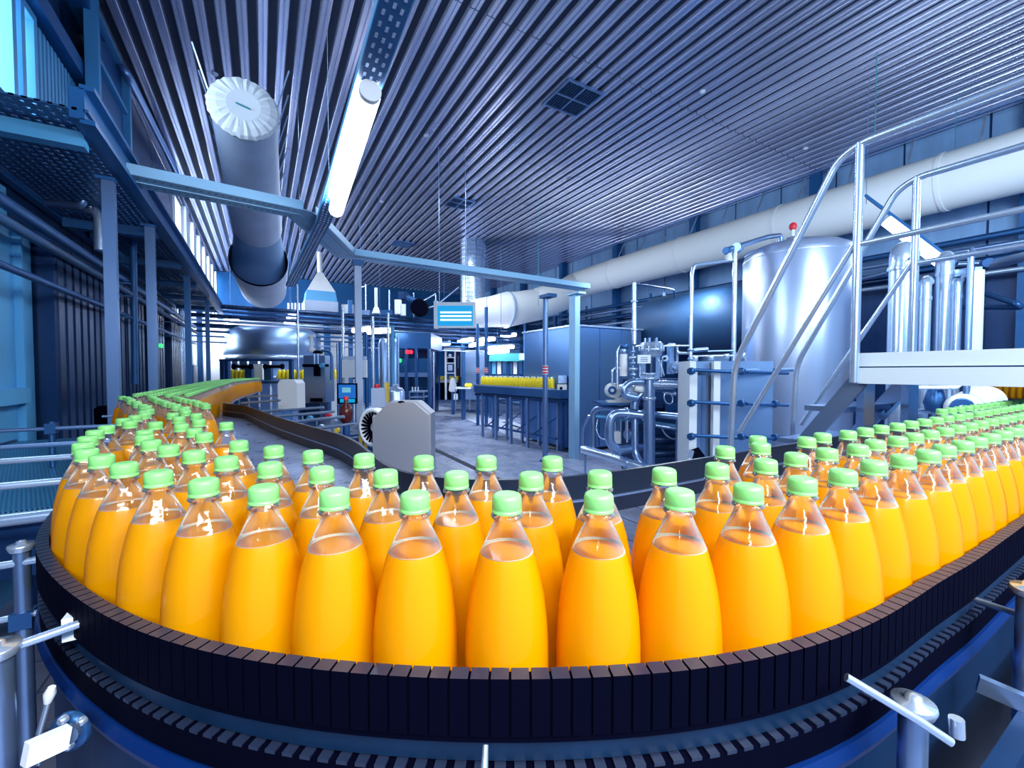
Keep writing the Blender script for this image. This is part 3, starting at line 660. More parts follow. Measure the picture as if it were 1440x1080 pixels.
for k in range(82):
    for j, x in enumerate(rows):
        y = 3.10 + k*.0875 + (.044 if j % 2 else 0)
        if y > 10: continue
        x2 = x + far_y(y)
        if j == 0 and y < 3.2: continue
        fr.append((k, x2, y, x))
mass = MB(); capmass = MB(); shm = MB(); nfar = 0
for k, x, y, x0_ in fr:
    if k < 24: bottle(x, y, 'green-capped juice bottle, %s in the %s row of the straight stream by the walkway posts' % (ORD[k], ('wall-side', 'second', 'third', 'hall-side')[rows.index(x0_)]), 'juice bottles in the far left stream', 'lo')
    else:
        c = (x, y, BZ)
        mass.lathe([(z, r) for z, r in ((0.002, .036), (.02, .0425), (.10, .0425), (.15, .038), (.2, .027))], 8, c)
        capmass.lathe([(.248, .0158), (.268, .0153), (.273, .012)], 8, c)
        shm.lathe([(.2, .0275), (.222, .0205), (.24, .014), (.248, .0145)], 8, c)
st = thing('bottle_stream', 'blurred far stretch of green-capped juice bottles nearing the washing machine', 'bottles', (-.4, 8, BZ)); st['kind'] = 'stuff'
for mb, nm, mm in ((mass, 'juice', juicem), (capmass, 'cap', capm), (shm, 'bottle_neck', shellm)): mb.build(nm, mm, st)['kind'] = 'stuff'

# ------------------------------------------------------------------ mesh table on the left, its rods and posts
mt = thing('mesh_conveyor_table', 'wide blue wire-mesh conveyor table left of the bottles', 'conveyor', (-1.0, 3, 0))
edge = [p for p in outer if 1.86 < p[1] < 4.66]
poly = [(-.79, 4.66)] + [(x-.022, y) for x, y in edge] + [(-1.28, 1.86), (-1.28, 3.72), (-.79, 3.72)]
MB().prism(poly, 1.0, 1.028).build('mesh_belt', meshbelt, mt)
MB().tube([(-1.28, 1.84, 1.008), (-.42, 1.84, 1.008)], .02, 14).build('end_roller', steel_l, mt)
MB().bb((-1.28, 1.87, .82), (-.46, 1.90, .985)).build('end_plate', dnavy, mt)
MB().bb((-1.30, 1.85, .85), (-1.285, 3.72, 1.04)).build('side_plate', dnavy, mt)
for x, y in ((-1.2, 1.95), (-.55, 1.95), (-1.2, 3.6)): MB().bb((x-.025, y-.025, 0), (x+.025, y+.025, .98)).build('leg', steel_d, mt)
for i, (x0, x1, y, z) in enumerate(((-1.02, -.42, 2.62, 1.20), (-1.05, -.41, 2.05, 1.20), (-.98, -.40, 1.74, 1.20), (-.95, -.395, 1.37, 1.20), (-.80, -.52, 3.3, 1.19))):
    t = thing('guide_rod', 'round steel rod reaching from the left to the bottle guide, %s' % ['behind the clamp post', 'second of the near rods', 'third of the near rods', 'lowest and closest', 'thin one farthest back'][i], 'rod', (x0, y, z), 'rods left of the bottles')
    MB().tube([(x0, y, z), (x1, y-.02, z)], .0085 if i < 4 else .006, 12).build('rod', steel_l if i > 1 else steel, t)
    if i in (0, 4):
        xx = -.80 if i == 0 else -.66
        MB().tube([(xx, y, 1.03), (xx, y, z+.03)], .011, 10).build('clamp_post', steel_d, t)
        MB().box((xx, y, z), (.035, .04, .045)).build('clamp', steel_d, t)
def gpost(name, label, x, y, ztop, r=.019, z0=0.0, disc=True):
    t = thing(name, label, 'post', (x, y, z0))
    MB().tube([(x, y, z0), (x, y, ztop-.012)], r, 18).build('shaft', steel, t)
    if disc:
        MB().lathe([(-.012, r+.004), (-.004, r+.007), (0, r+.006), (.001, r*.6), (.006, r*.55), (.007, .002)], 20, (x, y, ztop)).build('top_disc', steel_l, t)
    return t
p = az(30, 765, 1.13)
g = gpost('guide_post', 'steel guide post with disc top, farther of the two at left', p.x, p.y, 1.13, .012)
MB().tube([(p.x-.35, p.y+.02, 1.085), (p.x+.085, p.y-.01, 1.10)], .007, 12).build('cross_rod', steel_l, g)
MB().tube([(p.x-.35, p.y+.02, .985), (p.x+.09, p.y-.01, 1.0)], .006, 12).build('cross_rod', steel_l, g)
MB().box((p.x, p.y, .99), (.03, .03, .03)).build('clamp', steel_d, g)
p = az(12, 905, 1.13)
g = gpost('guide_post', 'thick steel guide post with disc top nearest at left', p.x-.012, p.y, 1.13, .0165)
MB().tube([(p.x-.01, p.y, 1.122), (p.x+.095, p.y+.035, 1.128)], .0055, 12).build('cross_rod', steel_l, g)
MB().box((p.x+.045, p.y+.05, 1.115), (.022, .03, .03)).build('white_clip', whitep, g)
q = ad(35, 1062, .44); q2 = ad(95, 1035, .47)
MB().beam(q, q2, .012, .022).build('flat_bar', whitep, g, 'white flat bar')
MB().tube([q2, ad(100, 1030, .475)], .010, 12).build('bolt_head', steel, g)
lv = thing('lever_handle', 'thin steel lever with white knob beside the left post', 'lever', ad(55, 1040, .55))
MB().tube([ad(54, 1075, .55), ad(55, 1030, .55), ad(68, 985, .55)], .0035, 8).build('rod', steel_l, lv)
MB().tube([ad(67, 988, .55), ad(70, 975, .55), ad(73, 966, .55)], [.004, .0065, .004], 10).build('knob', whitep, lv)
# right hand side posts, rods and machine frames below the belt
p = az(1285, 985, 1.10)
g = gpost('guide_post', 'steel guide post with disc top below the belt at right', p.x, p.y, 1.10, .0125)
MB().tube([ad(1190, 952, .44), ad(1290, 1012, .42), ad(1338, 1044, .41)], .0042, 12).build('cross_rod', steel_l, g)
MB().tube([ad(1345, 1010, .42), ad(1346, 1035, .42)], .006, 10).build('bolt_head', steel_l, g)
g = gpost('guide_post', 'tall blue steel post at the right edge below the belt', ad(1442, 1000, .6).x, ad(1442, 1000, .6).y, 1.15, .013)
MB().tube([ad(1300, 820, .72), ad(1368, 842, .68), ad(1444, 868, .60)], .0045, 12).build('cross_rod', steel_l, g)
MB().tube([ad(1330, 745, 1.0), ad(1444, 756, .85)], .004, 10).build('cross_rod', steel, g)
MB().beam(ad(1375, 960, .60), ad(1444, 990, .57), .012, .022).build('cross_bar', steel, g)
sb = thing('machine_bed', 'blue steel machine frame with bolts under the right of the belt', 'machine frame', (.9, .14, 0))
MB().bb((.60, .12, .60), (2.6, .14, .995)).build('plate', frameb, sb)
MB().prism([(.62, .06), (2.6, .02), (2.6, .11), (.62, .12)], .93, .935).build('shelf_plate', frameb, sb)
MB().bb((.70, .095, .70), (.74, .118, .985)).build('slot_plate', gblack, sb)
MB().beam((.82, .09, .60), (1.0, .02, .60), .03, .05).beam((.60, .02, .72), (1.6, -.05, .72), .03, .05).build('brace', frameb, sb)
for x, z in ((.68, .97), (.76, .95), (.76, .88), (.90, .96), (1.1, .95), (1.1, .88), (1.4, .96)):
    MB().lathe([(0, .009), (.006, .009), (.009, .005)], 10, (x, .12, z), axis=(0, -1, 0)).build('bolt', steel_l, sb)
dp = thing('drive_box', 'small dark drive box with grey lid low at the right', 'box', (.66, .02, 0))
MB().bb((.60, -.10, .70), (.80, .06, .86)).build('body', frameb, dp); MB().bb((.595, -.105, .86), (.805, .065, .885)).build('lid', gblack, dp)
MB().bb((.62, -.08, 0), (.65, -.05, .70)).bb((.75, .0, 0), (.78, .03, .70)).build('leg', steel_d, dp)
pn = thing('support_pin', 'short bright pin in front of the lower guide strip', 'pin', ad(683, 1050, .40))
MB().tube([ad(683, 1047, .385), ad(681, 1085, .375)], [.0025, .0035], 10).build('pin', steel_l, pn)
for i, (pa, pb) in enumerate((((66, 945, .50), (62, 1000, .50)), )): pass
sc = thing('side_bolts', 'bolted round clamp plate on the left curve frame', 'clamp', ad(100, 1010, .50))
MB().lathe([(0, .022), (.006, .022), (.008, .015)], 16, ad(103, 1025, .505), axis=tuple(-FW)).build('plate', steel_d, sc)
for x, y in ((92, 1010), (100, 1046), (118, 1012)): MB().lathe([(0, .005), (.005, .005), (.007, .003)], 10, ad(x, y, .495), axis=tuple(-FW)).build('bolt', steel_l, sc)

# ================================================================== right side: cabinet, tanks, pipework
def vpipe(par, x, y0, y1, d, rpx, mm=steel, nm='pipe', seg=12):
    a = ad(x, y0, d); z1 = ad(x, y1, d).z
    return MB().tube([a, (a.x, a.y, z1)], rpx*d/FPX, seg).build(nm, mm, par)
def ppipe(par, pts, rpx, mm=steel, nm='pipe', bend=.12, seg=12):
    P = [ad(*p) for p in pts]; r = rpx*pts[0][2]/FPX
    return MB().tube(P, r, seg, bend).build(nm, mm, par)
def disc(par, x, y, d, rpx, th, mm, nm, axis=None, seg=24):
    p = ad(x, y, d); r = rpx*d/FPX; a_ = Vector(axis) if axis else -FW
    return MB().lathe([(0, r*.9), (th*.15, r), (th*.85, r), (th, r*.9)], seg, p - a_.normalized()*th/2, axis=tuple(a_)).build(nm, mm, par)
def pbox(par, x0, y0, x1, y1, d, th, mm, nm, rz=None, name_label=None):
    a = ad(x0, y1, d); b = ad(x1, y0, d); c = (a+b)/2
    w = (Vector((b.x, b.y, 0))-Vector((a.x, a.y, 0))).length; h = b.z-a.z
    dr = Vector((c.x, c.y, 0)).normalized()
    return MB().box((c.x+RTc(th)[0], c.y+RTc(th)[1], c.z), (w, th, h), -YAW if rz is None else rz).build(nm, mm, par)
def RTc(th): return (math.sin(YAW)*th/2, math.cos(YAW)*th/2)

cb = thing('steel_cabinet', 'tall plain stainless cabinet beside the tray column', 'cabinet', (5.5, 6.5, 0))
MB().bb((4.74, 5.92, .06), (6.35, 7.6, 2.24)).build('body', cabsteel, cb)
for x0, x1 in ((4.74, 5.28), (5.29, 5.81), (5.82, 6.35)): MB().bb((x0+.01, 5.895, .08), (x1-.01, 5.918, 2.22)).build('front_panel', cabsteel, cb)
MB().bb((4.70, 5.88, 2.24), (6.38, 7.64, 2.27)).build('top_edge', steel_l, cb)
MB().bb((4.72, 5.88, 0), (4.78, 5.94, 2.24)).build('corner_post', steel_l, cb)

tc_ = ad(1117, 522, 5.6); TX, TY = tc_.x, tc_.y; TR = .615
tk = thing('vertical_tank', 'big upright stainless tank with domed top behind the stairs', 'tank', (TX, TY, 0))
MB().lathe([(.42, .25), (.40, .45), (.50, TR-.03), (.56, TR), (2.92, TR), (3.0, TR-.03), (3.05, TR-.12), (3.12, TR-.35), (3.15, .02)], 56, (TX, TY, 0)).build('shell', tanksteel, tk)
for z in (.60, 2.90): MB().lathe([(z-.008, TR+.002), (z, TR+.006), (z+.008, TR+.002)], 56, (TX, TY, 0)).build('weld_ring', tanksteel, tk)
for k in range(4):
    a = PI/4+k*PI/2; MB().tube([(TX+.45*math.cos(a), TY+.45*math.sin(a), 0), (TX+.45*math.cos(a), TY+.45*math.sin(a), .5)], .04, 12).build('leg', steel, tk)
MB().lathe([(0, .16), (.03, .17), (.05, .10), (.08, .09)], 20, (TX-.05, TY, 3.10)).build('manhole', steel_l, tk)
vv = MB().tube([(TX-.10, TY, 3.16), (TX-.10, TY, 3.30)], .02, 10).build('valve_stem', whitep, tk)
MB().lathe([(0, .03), (.03, .045), (.07, .04), (.09, .02)], 12, (TX-.10, TY, 3.27)).build('valve_cap', redp, vv, 'red and white valve cap')
ppipe(tk, [(1098, 340, 5.5), (1098, 331, 5.5), (1080, 333, 5.3), (1020, 352, 5.0)], 3.2, steel, 'top_pipe', .12)
ppipe(tk, [(1046, 362, 5.3), (1055, 355, 5.3), (1075, 349, 5.4)], 1.5, steel, 'small_pipe', .05)
disc(tk, 1037, 349, 5.05, 7, .10, steel, 'pipe_joint', (1, .3, 0)); disc(tk, 1022, 353, 5.0, 5, .08, steel_d, 'pipe_joint', (1, .3, 0))
MB().lathe([(0, .055), (.09, .035), (.10, .02)], 14, ad(1025, 368, 5.0)).build('funnel', whitep, tk)
vpipe(tk, 1034, 354, 512, 4.95, 3.0, steel_l, 'drop_pipe')
disc(tk, 1041, 503, 5.0, 7, .12, steel_l, 'drop_valve', (.3, -1, 0))
pbox(tk, 1180, 506, 1188, 524, 5.1, .04, whitep, 'bracket')

ht = thing('horizontal_tank', 'dark blue cylindrical tank lying high behind the valve group', 'tank', (7.0, 5, 1.7))
MB().tube([(7.0, 6.42, 2.35), (7.0, 6.36, 2.35), (7.0, 6.22, 2.35), (7.0, 6.05, 2.35), (7.0, 3.75, 2.35), (7.0, 3.6, 2.35)], [.18, .36, .52, .60, .60, .45], 40).build('shell', darktank, ht)
MB().beam((6.42, 6.0, 2.42), (6.42, 3.8, 2.42), .02, .05).build('name_strip', gblack, ht)
for y in (4.2, 5.6): MB().bb((6.6, y-.05, 0), (7.4, y+.05, 1.80)).build('saddle', dnavy, ht)
MB().tube([(7.0, 4.05, 2.93), (7.0, 4.05, 3.07)], .03, 10).build('nozzle', steel_l, ht); MB().lathe([(0, .05), (.02, .05), (.06, .02)], 12, (7.0, 4.05, 3.05)).build('nozzle_cap', whitep, ht)
MB().tube([(7.0, 5.9, 2.93), (7.0, 5.9, 3.03)], .04, 10).build('nozzle', steel, ht)

# ---- plate heat exchanger
hx = thing('plate_heat_exchanger', 'steel plate heat exchanger with white edge bars and tie bolts', 'machine', ad(1030, 640, 4.3))
pbox(hx, 970, 508, 979, 700, 4.3, .30, whitep, 'edge_bar'); pbox(hx, 1004, 508, 1011, 700, 4.22, .06, whitep, 'edge_bar')
for k in range(7): pbox(hx, 981.5+k*3.2, 528, 984.2+k*3.2, 700, 4.32+(k % 2)*.01, .30, steel, 'plate')
pbox(hx, 1012, 508, 1086, 700, 4.26, .30, steel_s, 'pressure_plate'); pbox(hx, 979, 508, 1012, 521, 4.28, .28, steel_s, 'top_block')
for y in (522, 567, 614):
    ppipe(hx, [(969, y-2, 4.18), (1046, y+2, 4.14)], 2.6, steel_d, 'tie_bolt', 0); ppipe(hx, [(1050, y+1, 4.14), (1108, y+3, 4.3)], 2.2, steel_d, 'tie_bolt', 0)
    for x in (1043, 972): disc(hx, x, y, 4.12, 5.5, .05, steel_d, 'nut', (1, 0, 0), 6)
    disc(hx, 1090, y+1, 4.25, 5.5, .05, steel_d, 'nut', (1, 0, 0), 6)
ppipe(hx, [(1040, 522, 4.1), (1120, 520, 4.6)], 3.0, steel, 'guide_bar', 0)
for x, y in ((978, 504), (1000, 503), (1022, 501), (1045, 500)): disc(hx, x, y, 4.4, 3.6, .05, steel_l, 'port', (0, 0, 1), 14)

# ---- valve and pump skid
sk = thing('process_skid', 'tangle of steel pipes, pumps and valves on a frame before the cabinet', 'pipe skid', ad(900, 660, 4.9))
D = 4.9
ppipe(sk, [(913, 700, D), (913, 532, D)], 8, steel, 'main_pipe', 0, 18); ppipe(sk, [(913, 540, D), (968, 541, 4.75)], 5.5, steel_l, 'pipe', 0, 16)
ppipe(sk, [(905, 537, D), (886, 537, D), (877, 546, D), (878, 556, D), (896, 560, D)], 5, steel, 'pump_pipe', .12, 14)
disc(sk, 913, 532, D, 12, .03, steel_l, 'flange', (0, 0, 1)); disc(sk, 913, 526, D, 10, .03, steel_l, 'flange', (0, 0, 1)); disc(sk, 913, 560, D, 9.5, .04, steel_l, 'clamp_ring', (0, 0, 1))
disc(sk, 964, 541, 4.72, 8, .05, steel_l, 'flange', (1, 0, 0))
ppipe(sk, [(820, 632, 5.6), (866, 645, 5.1), (912, 662, 4.7)], 6, steel_l, 'floor_pipe', 0, 16); disc(sk, 880, 651, 4.95, 8, .05, steel, 'pipe_clamp', (1, -.3, 0))
ppipe(sk, [(834, 640, 5.5), (834, 577, 5.5), (850, 572, 5.4), (905, 581, 5.1), (970, 588, 4.8)], 4.3, steel, 'frame_pipe', .15, 14)
ppipe(sk, [(912, 585, 4.95), (880, 581, 5.0), (862, 582, 5.0), (857, 596, 5.0), (857, 622, 5.0), (868, 634, 5.0), (905, 628, 5.1)], 6.5, steel, 'loop_pipe', .14, 16)
disc(sk, 906, 584, 4.95, 8, .05, steel_l, 'pipe_clamp', (1, 0, 0)); disc(sk, 880, 581, 5.0, 8, .03, steel_l, 'pipe_clamp', (1, 0, 0))
ppipe(sk, [(893, 562, 5.05), (893, 640, 5.0), (906, 656, 4.9)], 5, steel, 'drop_pipe', .12, 14); ppipe(sk, [(892, 575, 5.0), (893, 562, 5.0), (902, 554, 5.0)], 6, steel, 'elbow', .08, 14)
ppipe(sk, [(838, 585, 5.5), (975, 602, 4.9)], 2.5, bpaint_l, 'thin_pipe', 0); ppipe(sk, [(820, 640, 5.6), (820, 600, 5.6), (829, 585, 5.5)], 2.5, steel, 'hose', .15)
ppipe(sk, [(841, 590, 5.3), (838, 605, 5.2), (845, 618, 5.2), (857, 618, 5.1)], 1.0, steel_l, 'cable', .1, 8)
for x in (865, 873, 880): ppipe(sk, [(x, 590, 5.15), (x, 606, 5.15)], 1.1, steel_l, 'thin_tube', 0, 8)
pbox(sk, 863, 607, 873, 624, 5.15, .10, whitep, 'valve_head'); disc(sk, 886, 611, 5.1, 8, .10, steel, 'valve_head', (1, 0, 0)); disc(sk, 900, 612, 5.15, 9, .1, steel_d, 'pump_head')
ppipe(sk, [(882, 590, 5.05), (882, 622, 5.05)], 1.6, steel_l, 'thin_tube', 0)
# pump motor on its bracket
mtr = disc(sk, 862, 549, 5.3, 10.5, .16, ductl, 'motor', (-.5, -1, .0)); disc(mtr, 861, 549, 5.2, 6, .02, steel_d, 'motor_hub', (-.5, -1, 0)); disc(mtr, 861, 549, 5.18, 2.4, .02, whitep, 'motor_boss', (-.5, -1, 0))
ppipe(sk, [(866, 549, 5.3), (884, 546, 5.5)], 8, steel_l, 'motor_body', 0, 20); pbox(sk, 855, 563, 869, 567, 5.2, .12, whitep, 'motor_foot'); pbox(sk, 868, 559, 889, 566, 5.2, .16, ductl, 'pump_foot')
disc(sk, 890, 552, 5.0, 10, .08, steel_l, 'pump_casing', (-.4, -1, 0)); ppipe(sk, [(892, 545, 4.95), (907, 548, 4.95)], 6, ductl, 'pump_cover', 0, 14)
pbox(sk, 845, 567, 905, 570, 5.1, .5, steel_d, 'base_shelf')
# upper valve group
vh = ad(916, 490, 4.9)
MB().lathe([(-.10, .09), (-.08, .115), (-.03, .125), (-.025, .145), (-.005, .145), (0, .13), (.05, .13), (.07, .11), (.075, .02)], 28, vh).build('valve_drum', steel_l, sk)
for k in range(12):
    a = k*PI/6; MB().tube([vh+Vector((.137*math.cos(a), .137*math.sin(a), -.035)), vh+Vector((.137*math.cos(a), .137*math.sin(a), .02))], .008, 8).build('bolt', steel_l, sk)
for k in range(5): a = k*1.2; MB().tube([vh+Vector((.07*math.cos(a), .07*math.sin(a), .06)), vh+Vector((.07*math.cos(a), .07*math.sin(a), .12))], .012, 8).build('bolt', steel, sk)
ppipe(sk, [(915, 503, 4.9), (915, 528, 4.9)], 7, dnavy, 'valve_yoke', 0); pbox(sk, 897, 499, 915, 511, 4.75, .02, whitep, 'label_plate')
for q in (502.5, 505, 507.5): pbox(sk, 901, q, 911, q+.7, 4.745, .004, steel_d, 'label_line')
for x in (900, 919, 930): ppipe(sk, [(x, 506, 4.95), (x, 530, 4.95)], 1.4, steel_l, 'yoke_rod', 0, 8)
ppipe(sk, [(893, 487, 4.9), (972, 486, 4.8)], 1.3, steel_l, 'signal_tube', 0, 8)
vpipe(sk, 877, 498, 529, 5.0, 5.5, ductl, 'filter'); disc(sk, 877, 494, 5.0, 4, .06, steel, 'filter_cap', (0, 0, 1)); disc(sk, 878, 487, 5.0, 6, .06, steel_d, 'filter_head', (0, 0, 1))
ppipe(sk, [(868, 545, 5.1), (868, 495, 5.1), (872, 488, 5.1), (882, 487, 5.0)], 2.0, steel_l, 'side_pipe', .08); ppipe(sk, [(861, 540, 5.2), (861, 521, 5.2), (865, 518, 5.2), (874, 518, 5.1)], 1.7, steel_l, 'side_pipe', .06)
for k in range(5): disc(sk, 890.5, 495+k*8, 4.95, 4.5+(k % 2)*1.5, .03, steel_l if k % 2 else steel, 'stack_ring', (0, 0, 1))
vpipe(sk, 890.5, 487, 535, 4.95, 2.6, steel, 'stack_pipe')
disc(sk, 935, 504, 4.7, 4.5, .05, steel_l, 'gauge'); disc(sk, 935, 504, 4.66, 1.6, .02, gblack, 'gauge_face')
hwl = disc(sk, 949, 517, 4.8, 8.5, .06, steel_l, 'hand_wheel', (-.3, -1, 0)); disc(hwl, 949, 517, 4.74, 5.5, .02, steel, 'wheel_face', (-.3, -1, 0)); disc(hwl, 949, 517, 4.72, 2.5, .02, steel_l, 'wheel_boss', (-.3, -1, 0))
pbox(sk, 942, 484, 948, 526, 4.95, .1, steel, 'valve_column'); disc(sk, 945, 485, 4.95, 5, .04, steel_l, 'valve_cap', (0, 0, 1))
pbox(sk, 963, 508, 969, 530, 4.7, .08, steel_l, 'terminal_box'); pbox(sk, 951, 488, 954, 520, 4.95, .03, steel_l, 'tube_bracket')
ppipe(sk, [(952, 488, 4.9), (953, 497, 4.9), (969, 497, 4.85)], 1.8, steel_l, 'tube', .04); ppipe(sk, [(975, 493, 4.9), (995, 491, 4.9)], 3.0, steel, 'actuator', 0, 14)
ppipe(sk, [(970, 501, 4.8), (1032, 500, 4.8)], 1.4, steel_l, 'tube', 0, 8); ppipe(sk, [(995, 494, 4.9), (1032, 493, 4.9)], 1.4, steel, 'tube', 0, 8)
ppipe(sk, [(925, 505, 4.8), (931, 518, 4.8), (934, 528, 4.8)], 1.0, steel_l, 'cable', .06, 8)
lp = [(940+6*math.cos(k*PI/8)+1.5*math.sin(k*PI/8), 560+8*math.sin(k*PI/8), 4.75) for k in range(17)]
ppipe(sk, lp, .9, steel_l, 'cable_loop', 0, 8)
MB().lathe([(-.04, .11), (-.03, .15), (.03, .15), (.04, .11)], 26, ad(973, 548, 4.75), axis=tuple(-FW+RT*.5)).build('motor_ring', ductl, sk)
ppipe(sk, [(934, 546, 5.0), (934, 552, 5.0), (950, 554, 5.0)], 3, steel_l, 'tube', .05); pbox(sk, 922, 547, 950, 551, 4.95, .12, steel_d, 'cross_plate')
pbox(sk, 935, 568, 965, 583, 5.2, .1, steel_d, 'junction_box'); pbox(sk, 919, 563, 933, 574, 5.2, .1, dnavy, 'junction_box')
for x in (952, 959): ppipe(sk, [(x, 588, 4.95), (x, 660, 4.95)], 2.2 if x < 955 else 1, steel, 'frame_leg', 0)
ppipe(sk, [(922, 598, 5.0), (972, 606, 4.9)], 3.2, steel, 'pipe', 0); ppipe(sk, [(930, 601, 5.0), (936, 612, 5.0), (946, 618, 5.0), (953, 616, 5.0)], 1.0, steel_l, 'cable', .06, 8)
ppipe(sk, [(915, 618, 5.3), (975, 618, 5.2)], 7, dnavy, 'lower_pump', 0, 16); ppipe(sk, [(915, 638, 5.3), (975, 636, 5.2)], 6, dnavy, 'lower_pump', 0, 16)
f_ = ad(823, 650, 5.6); MB().lathe([(0, .10), (.012, .10), (.02, .03), (.10, .02)], 16, (f_.x, f_.y, 0)).build('foot', steel, sk); MB().tube([(f_.x, f_.y, .1), ad(823, 638, 5.6)], .015, 8).build('foot', steel, sk)
sk2 = ad(945, 600, 5.5)
MB().box((sk2.x+.2, sk2.y+.15, .75), (1.3, .5, 1.2), -.1).build('frame_back', dnavy, sk)
# overhead feed pipes
op = thing('feed_pipe', 'thin steel pipe standing beside the valve group and bent to the dark tank', 'pipe', ad(892, 480, 5.1))
ppipe(op, [(892, 484, 5.1), (892, 398, 5.1)], 3.2, steel_l, 'riser', 0); ppipe(op, [(892, 399, 5.1), (940, 406, 6.2), (948, 408, 6.6), (949, 418, 6.9)], 1.6, steel_d, 'arm', .1)
disc(op, 892, 424, 5.1, 4.4, .02, steel_l, 'collar', (0, 0, 1)); disc(op, 892, 464, 5.1, 4.6, .02, steel_l, 'collar', (0, 0, 1))
op = thing('feed_pipe', 'thin steel pipe that rises before the dark tank and bends towards the upright tank', 'pipe', ad(972, 520, 4.8))
ppipe(op, [(971, 510, 4.8), (973, 385, 4.8), (976, 373, 4.8), (1026, 366, 5.0)], 2.6, steel_l, 'riser', .15)
for y in (505, 492): disc(op, 971, y, 4.8, 4, .03, steel, 'collar', (0, 0, 1))
tb = thing('control_tablet', 'small dark control screen tilted above the inner guide rail', 'screen', ad(980, 640, 2.3))
MB().beam(ad(972, 641, 2.3), ad(986, 636, 2.35), .06, .012, up=(.5, -.6, .6)).build('screen', gblack, tb); MB().beam(ad(969, 644, 2.28), ad(972, 633, 2.28), .012, .03).build('edge', steel_l, tb)

# ---- pipe bundle along the right wall
for i, (x, z, r) in enumerate(((9.20, 3.42, .05), (9.12, 3.25, .04), (9.20, 3.08, .06), (9.05, 3.05, .03), (9.15, 2.88, .035))):
    tag(MB().tube([(x, 1.0, z), (x, 17.2, z)], r, 10).build('wall_pipe', [steel_d, steel, dnavy, steel_d, steel_l][i]), ['uppermost dark pipe along the right wall', 'steel pipe second from top along the right wall', 'fat navy pipe along the right wall', 'thin dark pipe in front of the navy wall pipe', 'lowest bright pipe along the right wall'][i], 'pipe', 'pipes along the right wall')
for y in (2.9, 5.6, 8.3, 11, 13.7): 
    t = thing('pipe_bracket', 'dark bracket under the right wall pipes, %s from the camera' % ORD[[2.9, 5.6, 8.3, 11, 13.7].index(y)], 'bracket', (9.3, y, 2.8), 'right wall pipe brackets')
    MB().bb((9.0, y-.03, 2.80), (9.30, y+.03, 2.845)).build('arm', steel_d, t); MB().bb((9.26, y-.03, 2.845), (9.30, y+.03, 3.6)).build('upright', steel_d, t)

# ---- platform, its railings and stairs
pf = thing('service_platform', 'raised steel platform with two deep edge plates at right', 'platform', (3.1, 0, 0))
MB().bb((2.72, -2.2, 1.475), (2.735, 1.02, 1.545)).build('kick_plate', psheet, pf)
MB().bb((2.70, -2.2, 1.385), (2.76, 1.02, 1.468)).build('edge_beam', psheet, pf)
MB().bb((3.42, -2.2, 1.385), (3.48, 1.02, 1.53)).bb((2.76, .96, 1.385), (3.42, 1.02, 1.468)).build('edge_beam', steel, pf)
for k in range(18): MB().bb((2.77, -2.2+k*.18, 1.47), (3.41, -2.2+k*.18+.165, 1.482)).build('deck_plank', steel_d, pf)
for x, y in ((2.80, ax_(1217, 560, 2.80).y), (3.30, ax_(1279, 560, 3.30).y)): MB().box((x, y, .69), (.055, .055, 1.38), -.6).build('leg', steel, pf)
MB().beam(ad(1238, 585, 2.7), ad(1276, 545, 2.75), .03, .06).build('brace', steel, pf)
def rail(name, label, X, stairX, ypost, zt=2.63, zm=2.11):
    r = .019; t = thing(name, label, 'railing', (X, ypost, 1.48))
    MB().tube([(X, -2.2, zt), (X, ypost, zt), (X, ypost+.10, zt-.05), (X, ypost+.66, 1.50), (X, ypost+.68, 1.0), (X, ypost+.68, .55)], r, 14, .10).build('top_rail', steel_l, t)
    MB().tube([(X, -2.2, zm), (X, ypost, zm)], r*.8, 12).build('mid_rail', steel_l, t)
    MB().tube([(X, ypost+.02, zm), (X, ypost+.62, 1.05)], r*.8, 12).build('mid_rail', steel_l, t)
    MB().tube([(X, ypost, 1.39), (X, ypost, zt)], r*1.1, 14).build('rail_post', steel_l, t)
    MB().tube([(X, ypost-1.3, 1.39), (X, ypost-1.3, zt)], r*1.1, 14).build('rail_post', steel_l, t)
    return t
rail('platform_railing', 'nearer tubular handrail running up the stairs and along the platform', 2.69, 0, 1.03)
rail('platform_railing', 'farther tubular handrail on the wall side of the platform', 3.46, 0, 1.03)
stt = thing('platform_stairs', 'short steel stairs descending from the platform end', 'stairs', (3.1, 1.6, 0))
for X in (2.74, 3.40): MB().beam((X, 1.03, 1.40), (X, 1.98, .02), .02, .085, up=(0, .6, .4)).build('stringer', steel, stt)
for k in range(6): MB().bb((2.76, 1.10+k*.145, 1.22-k*.21), (3.38, 1.30+k*.145, 1.25-k*.21)).build('tread', steel, stt)
# ---- steel pipes behind the platform
def top_bend(name, label, x, yt, yb, d, r, dx, mm=steel_l):
    t = thing(name, label, 'pipe', ad(x, yb, d)); a = ad(x, yb, d); c = ad(x, yt, d)
    MB().tube([(a.x, a.y, .3), (a.x, a.y, c.z), Vector((a.x, a.y, c.z)) + RT*dx + FW*.25*abs(dx)/.3], r*d/FPX, 18, .22).build('pipe', mm, t)
    MB().lathe([(0, r*d/FPX*1.12), (.02, r*d/FPX*1.15), (.04, r*d/FPX*1.12)], 20, (a.x, a.y, c.z-.22)).build('weld_ring', mm, t)
top_bend('large_steel_pipe', 'widest upright steel pipe behind the railing, bent at its top', 1263, 352, 560, 4.4, 14, .25)
top_bend('large_steel_pipe', 'second widest upright steel pipe behind the railing', 1323, 362, 560, 4.7, 10, .20)
top_bend('steel_pipe', 'slim upright steel pipe between the two wide ones, bent to the right', 1297, 394, 560, 4.5, 6.5, .14, steel_l)
top_bend('steel_pipe', 'slim upright steel pipe right of the wide ones', 1341, 392, 560, 4.6, 5.5, .14, steel_l)
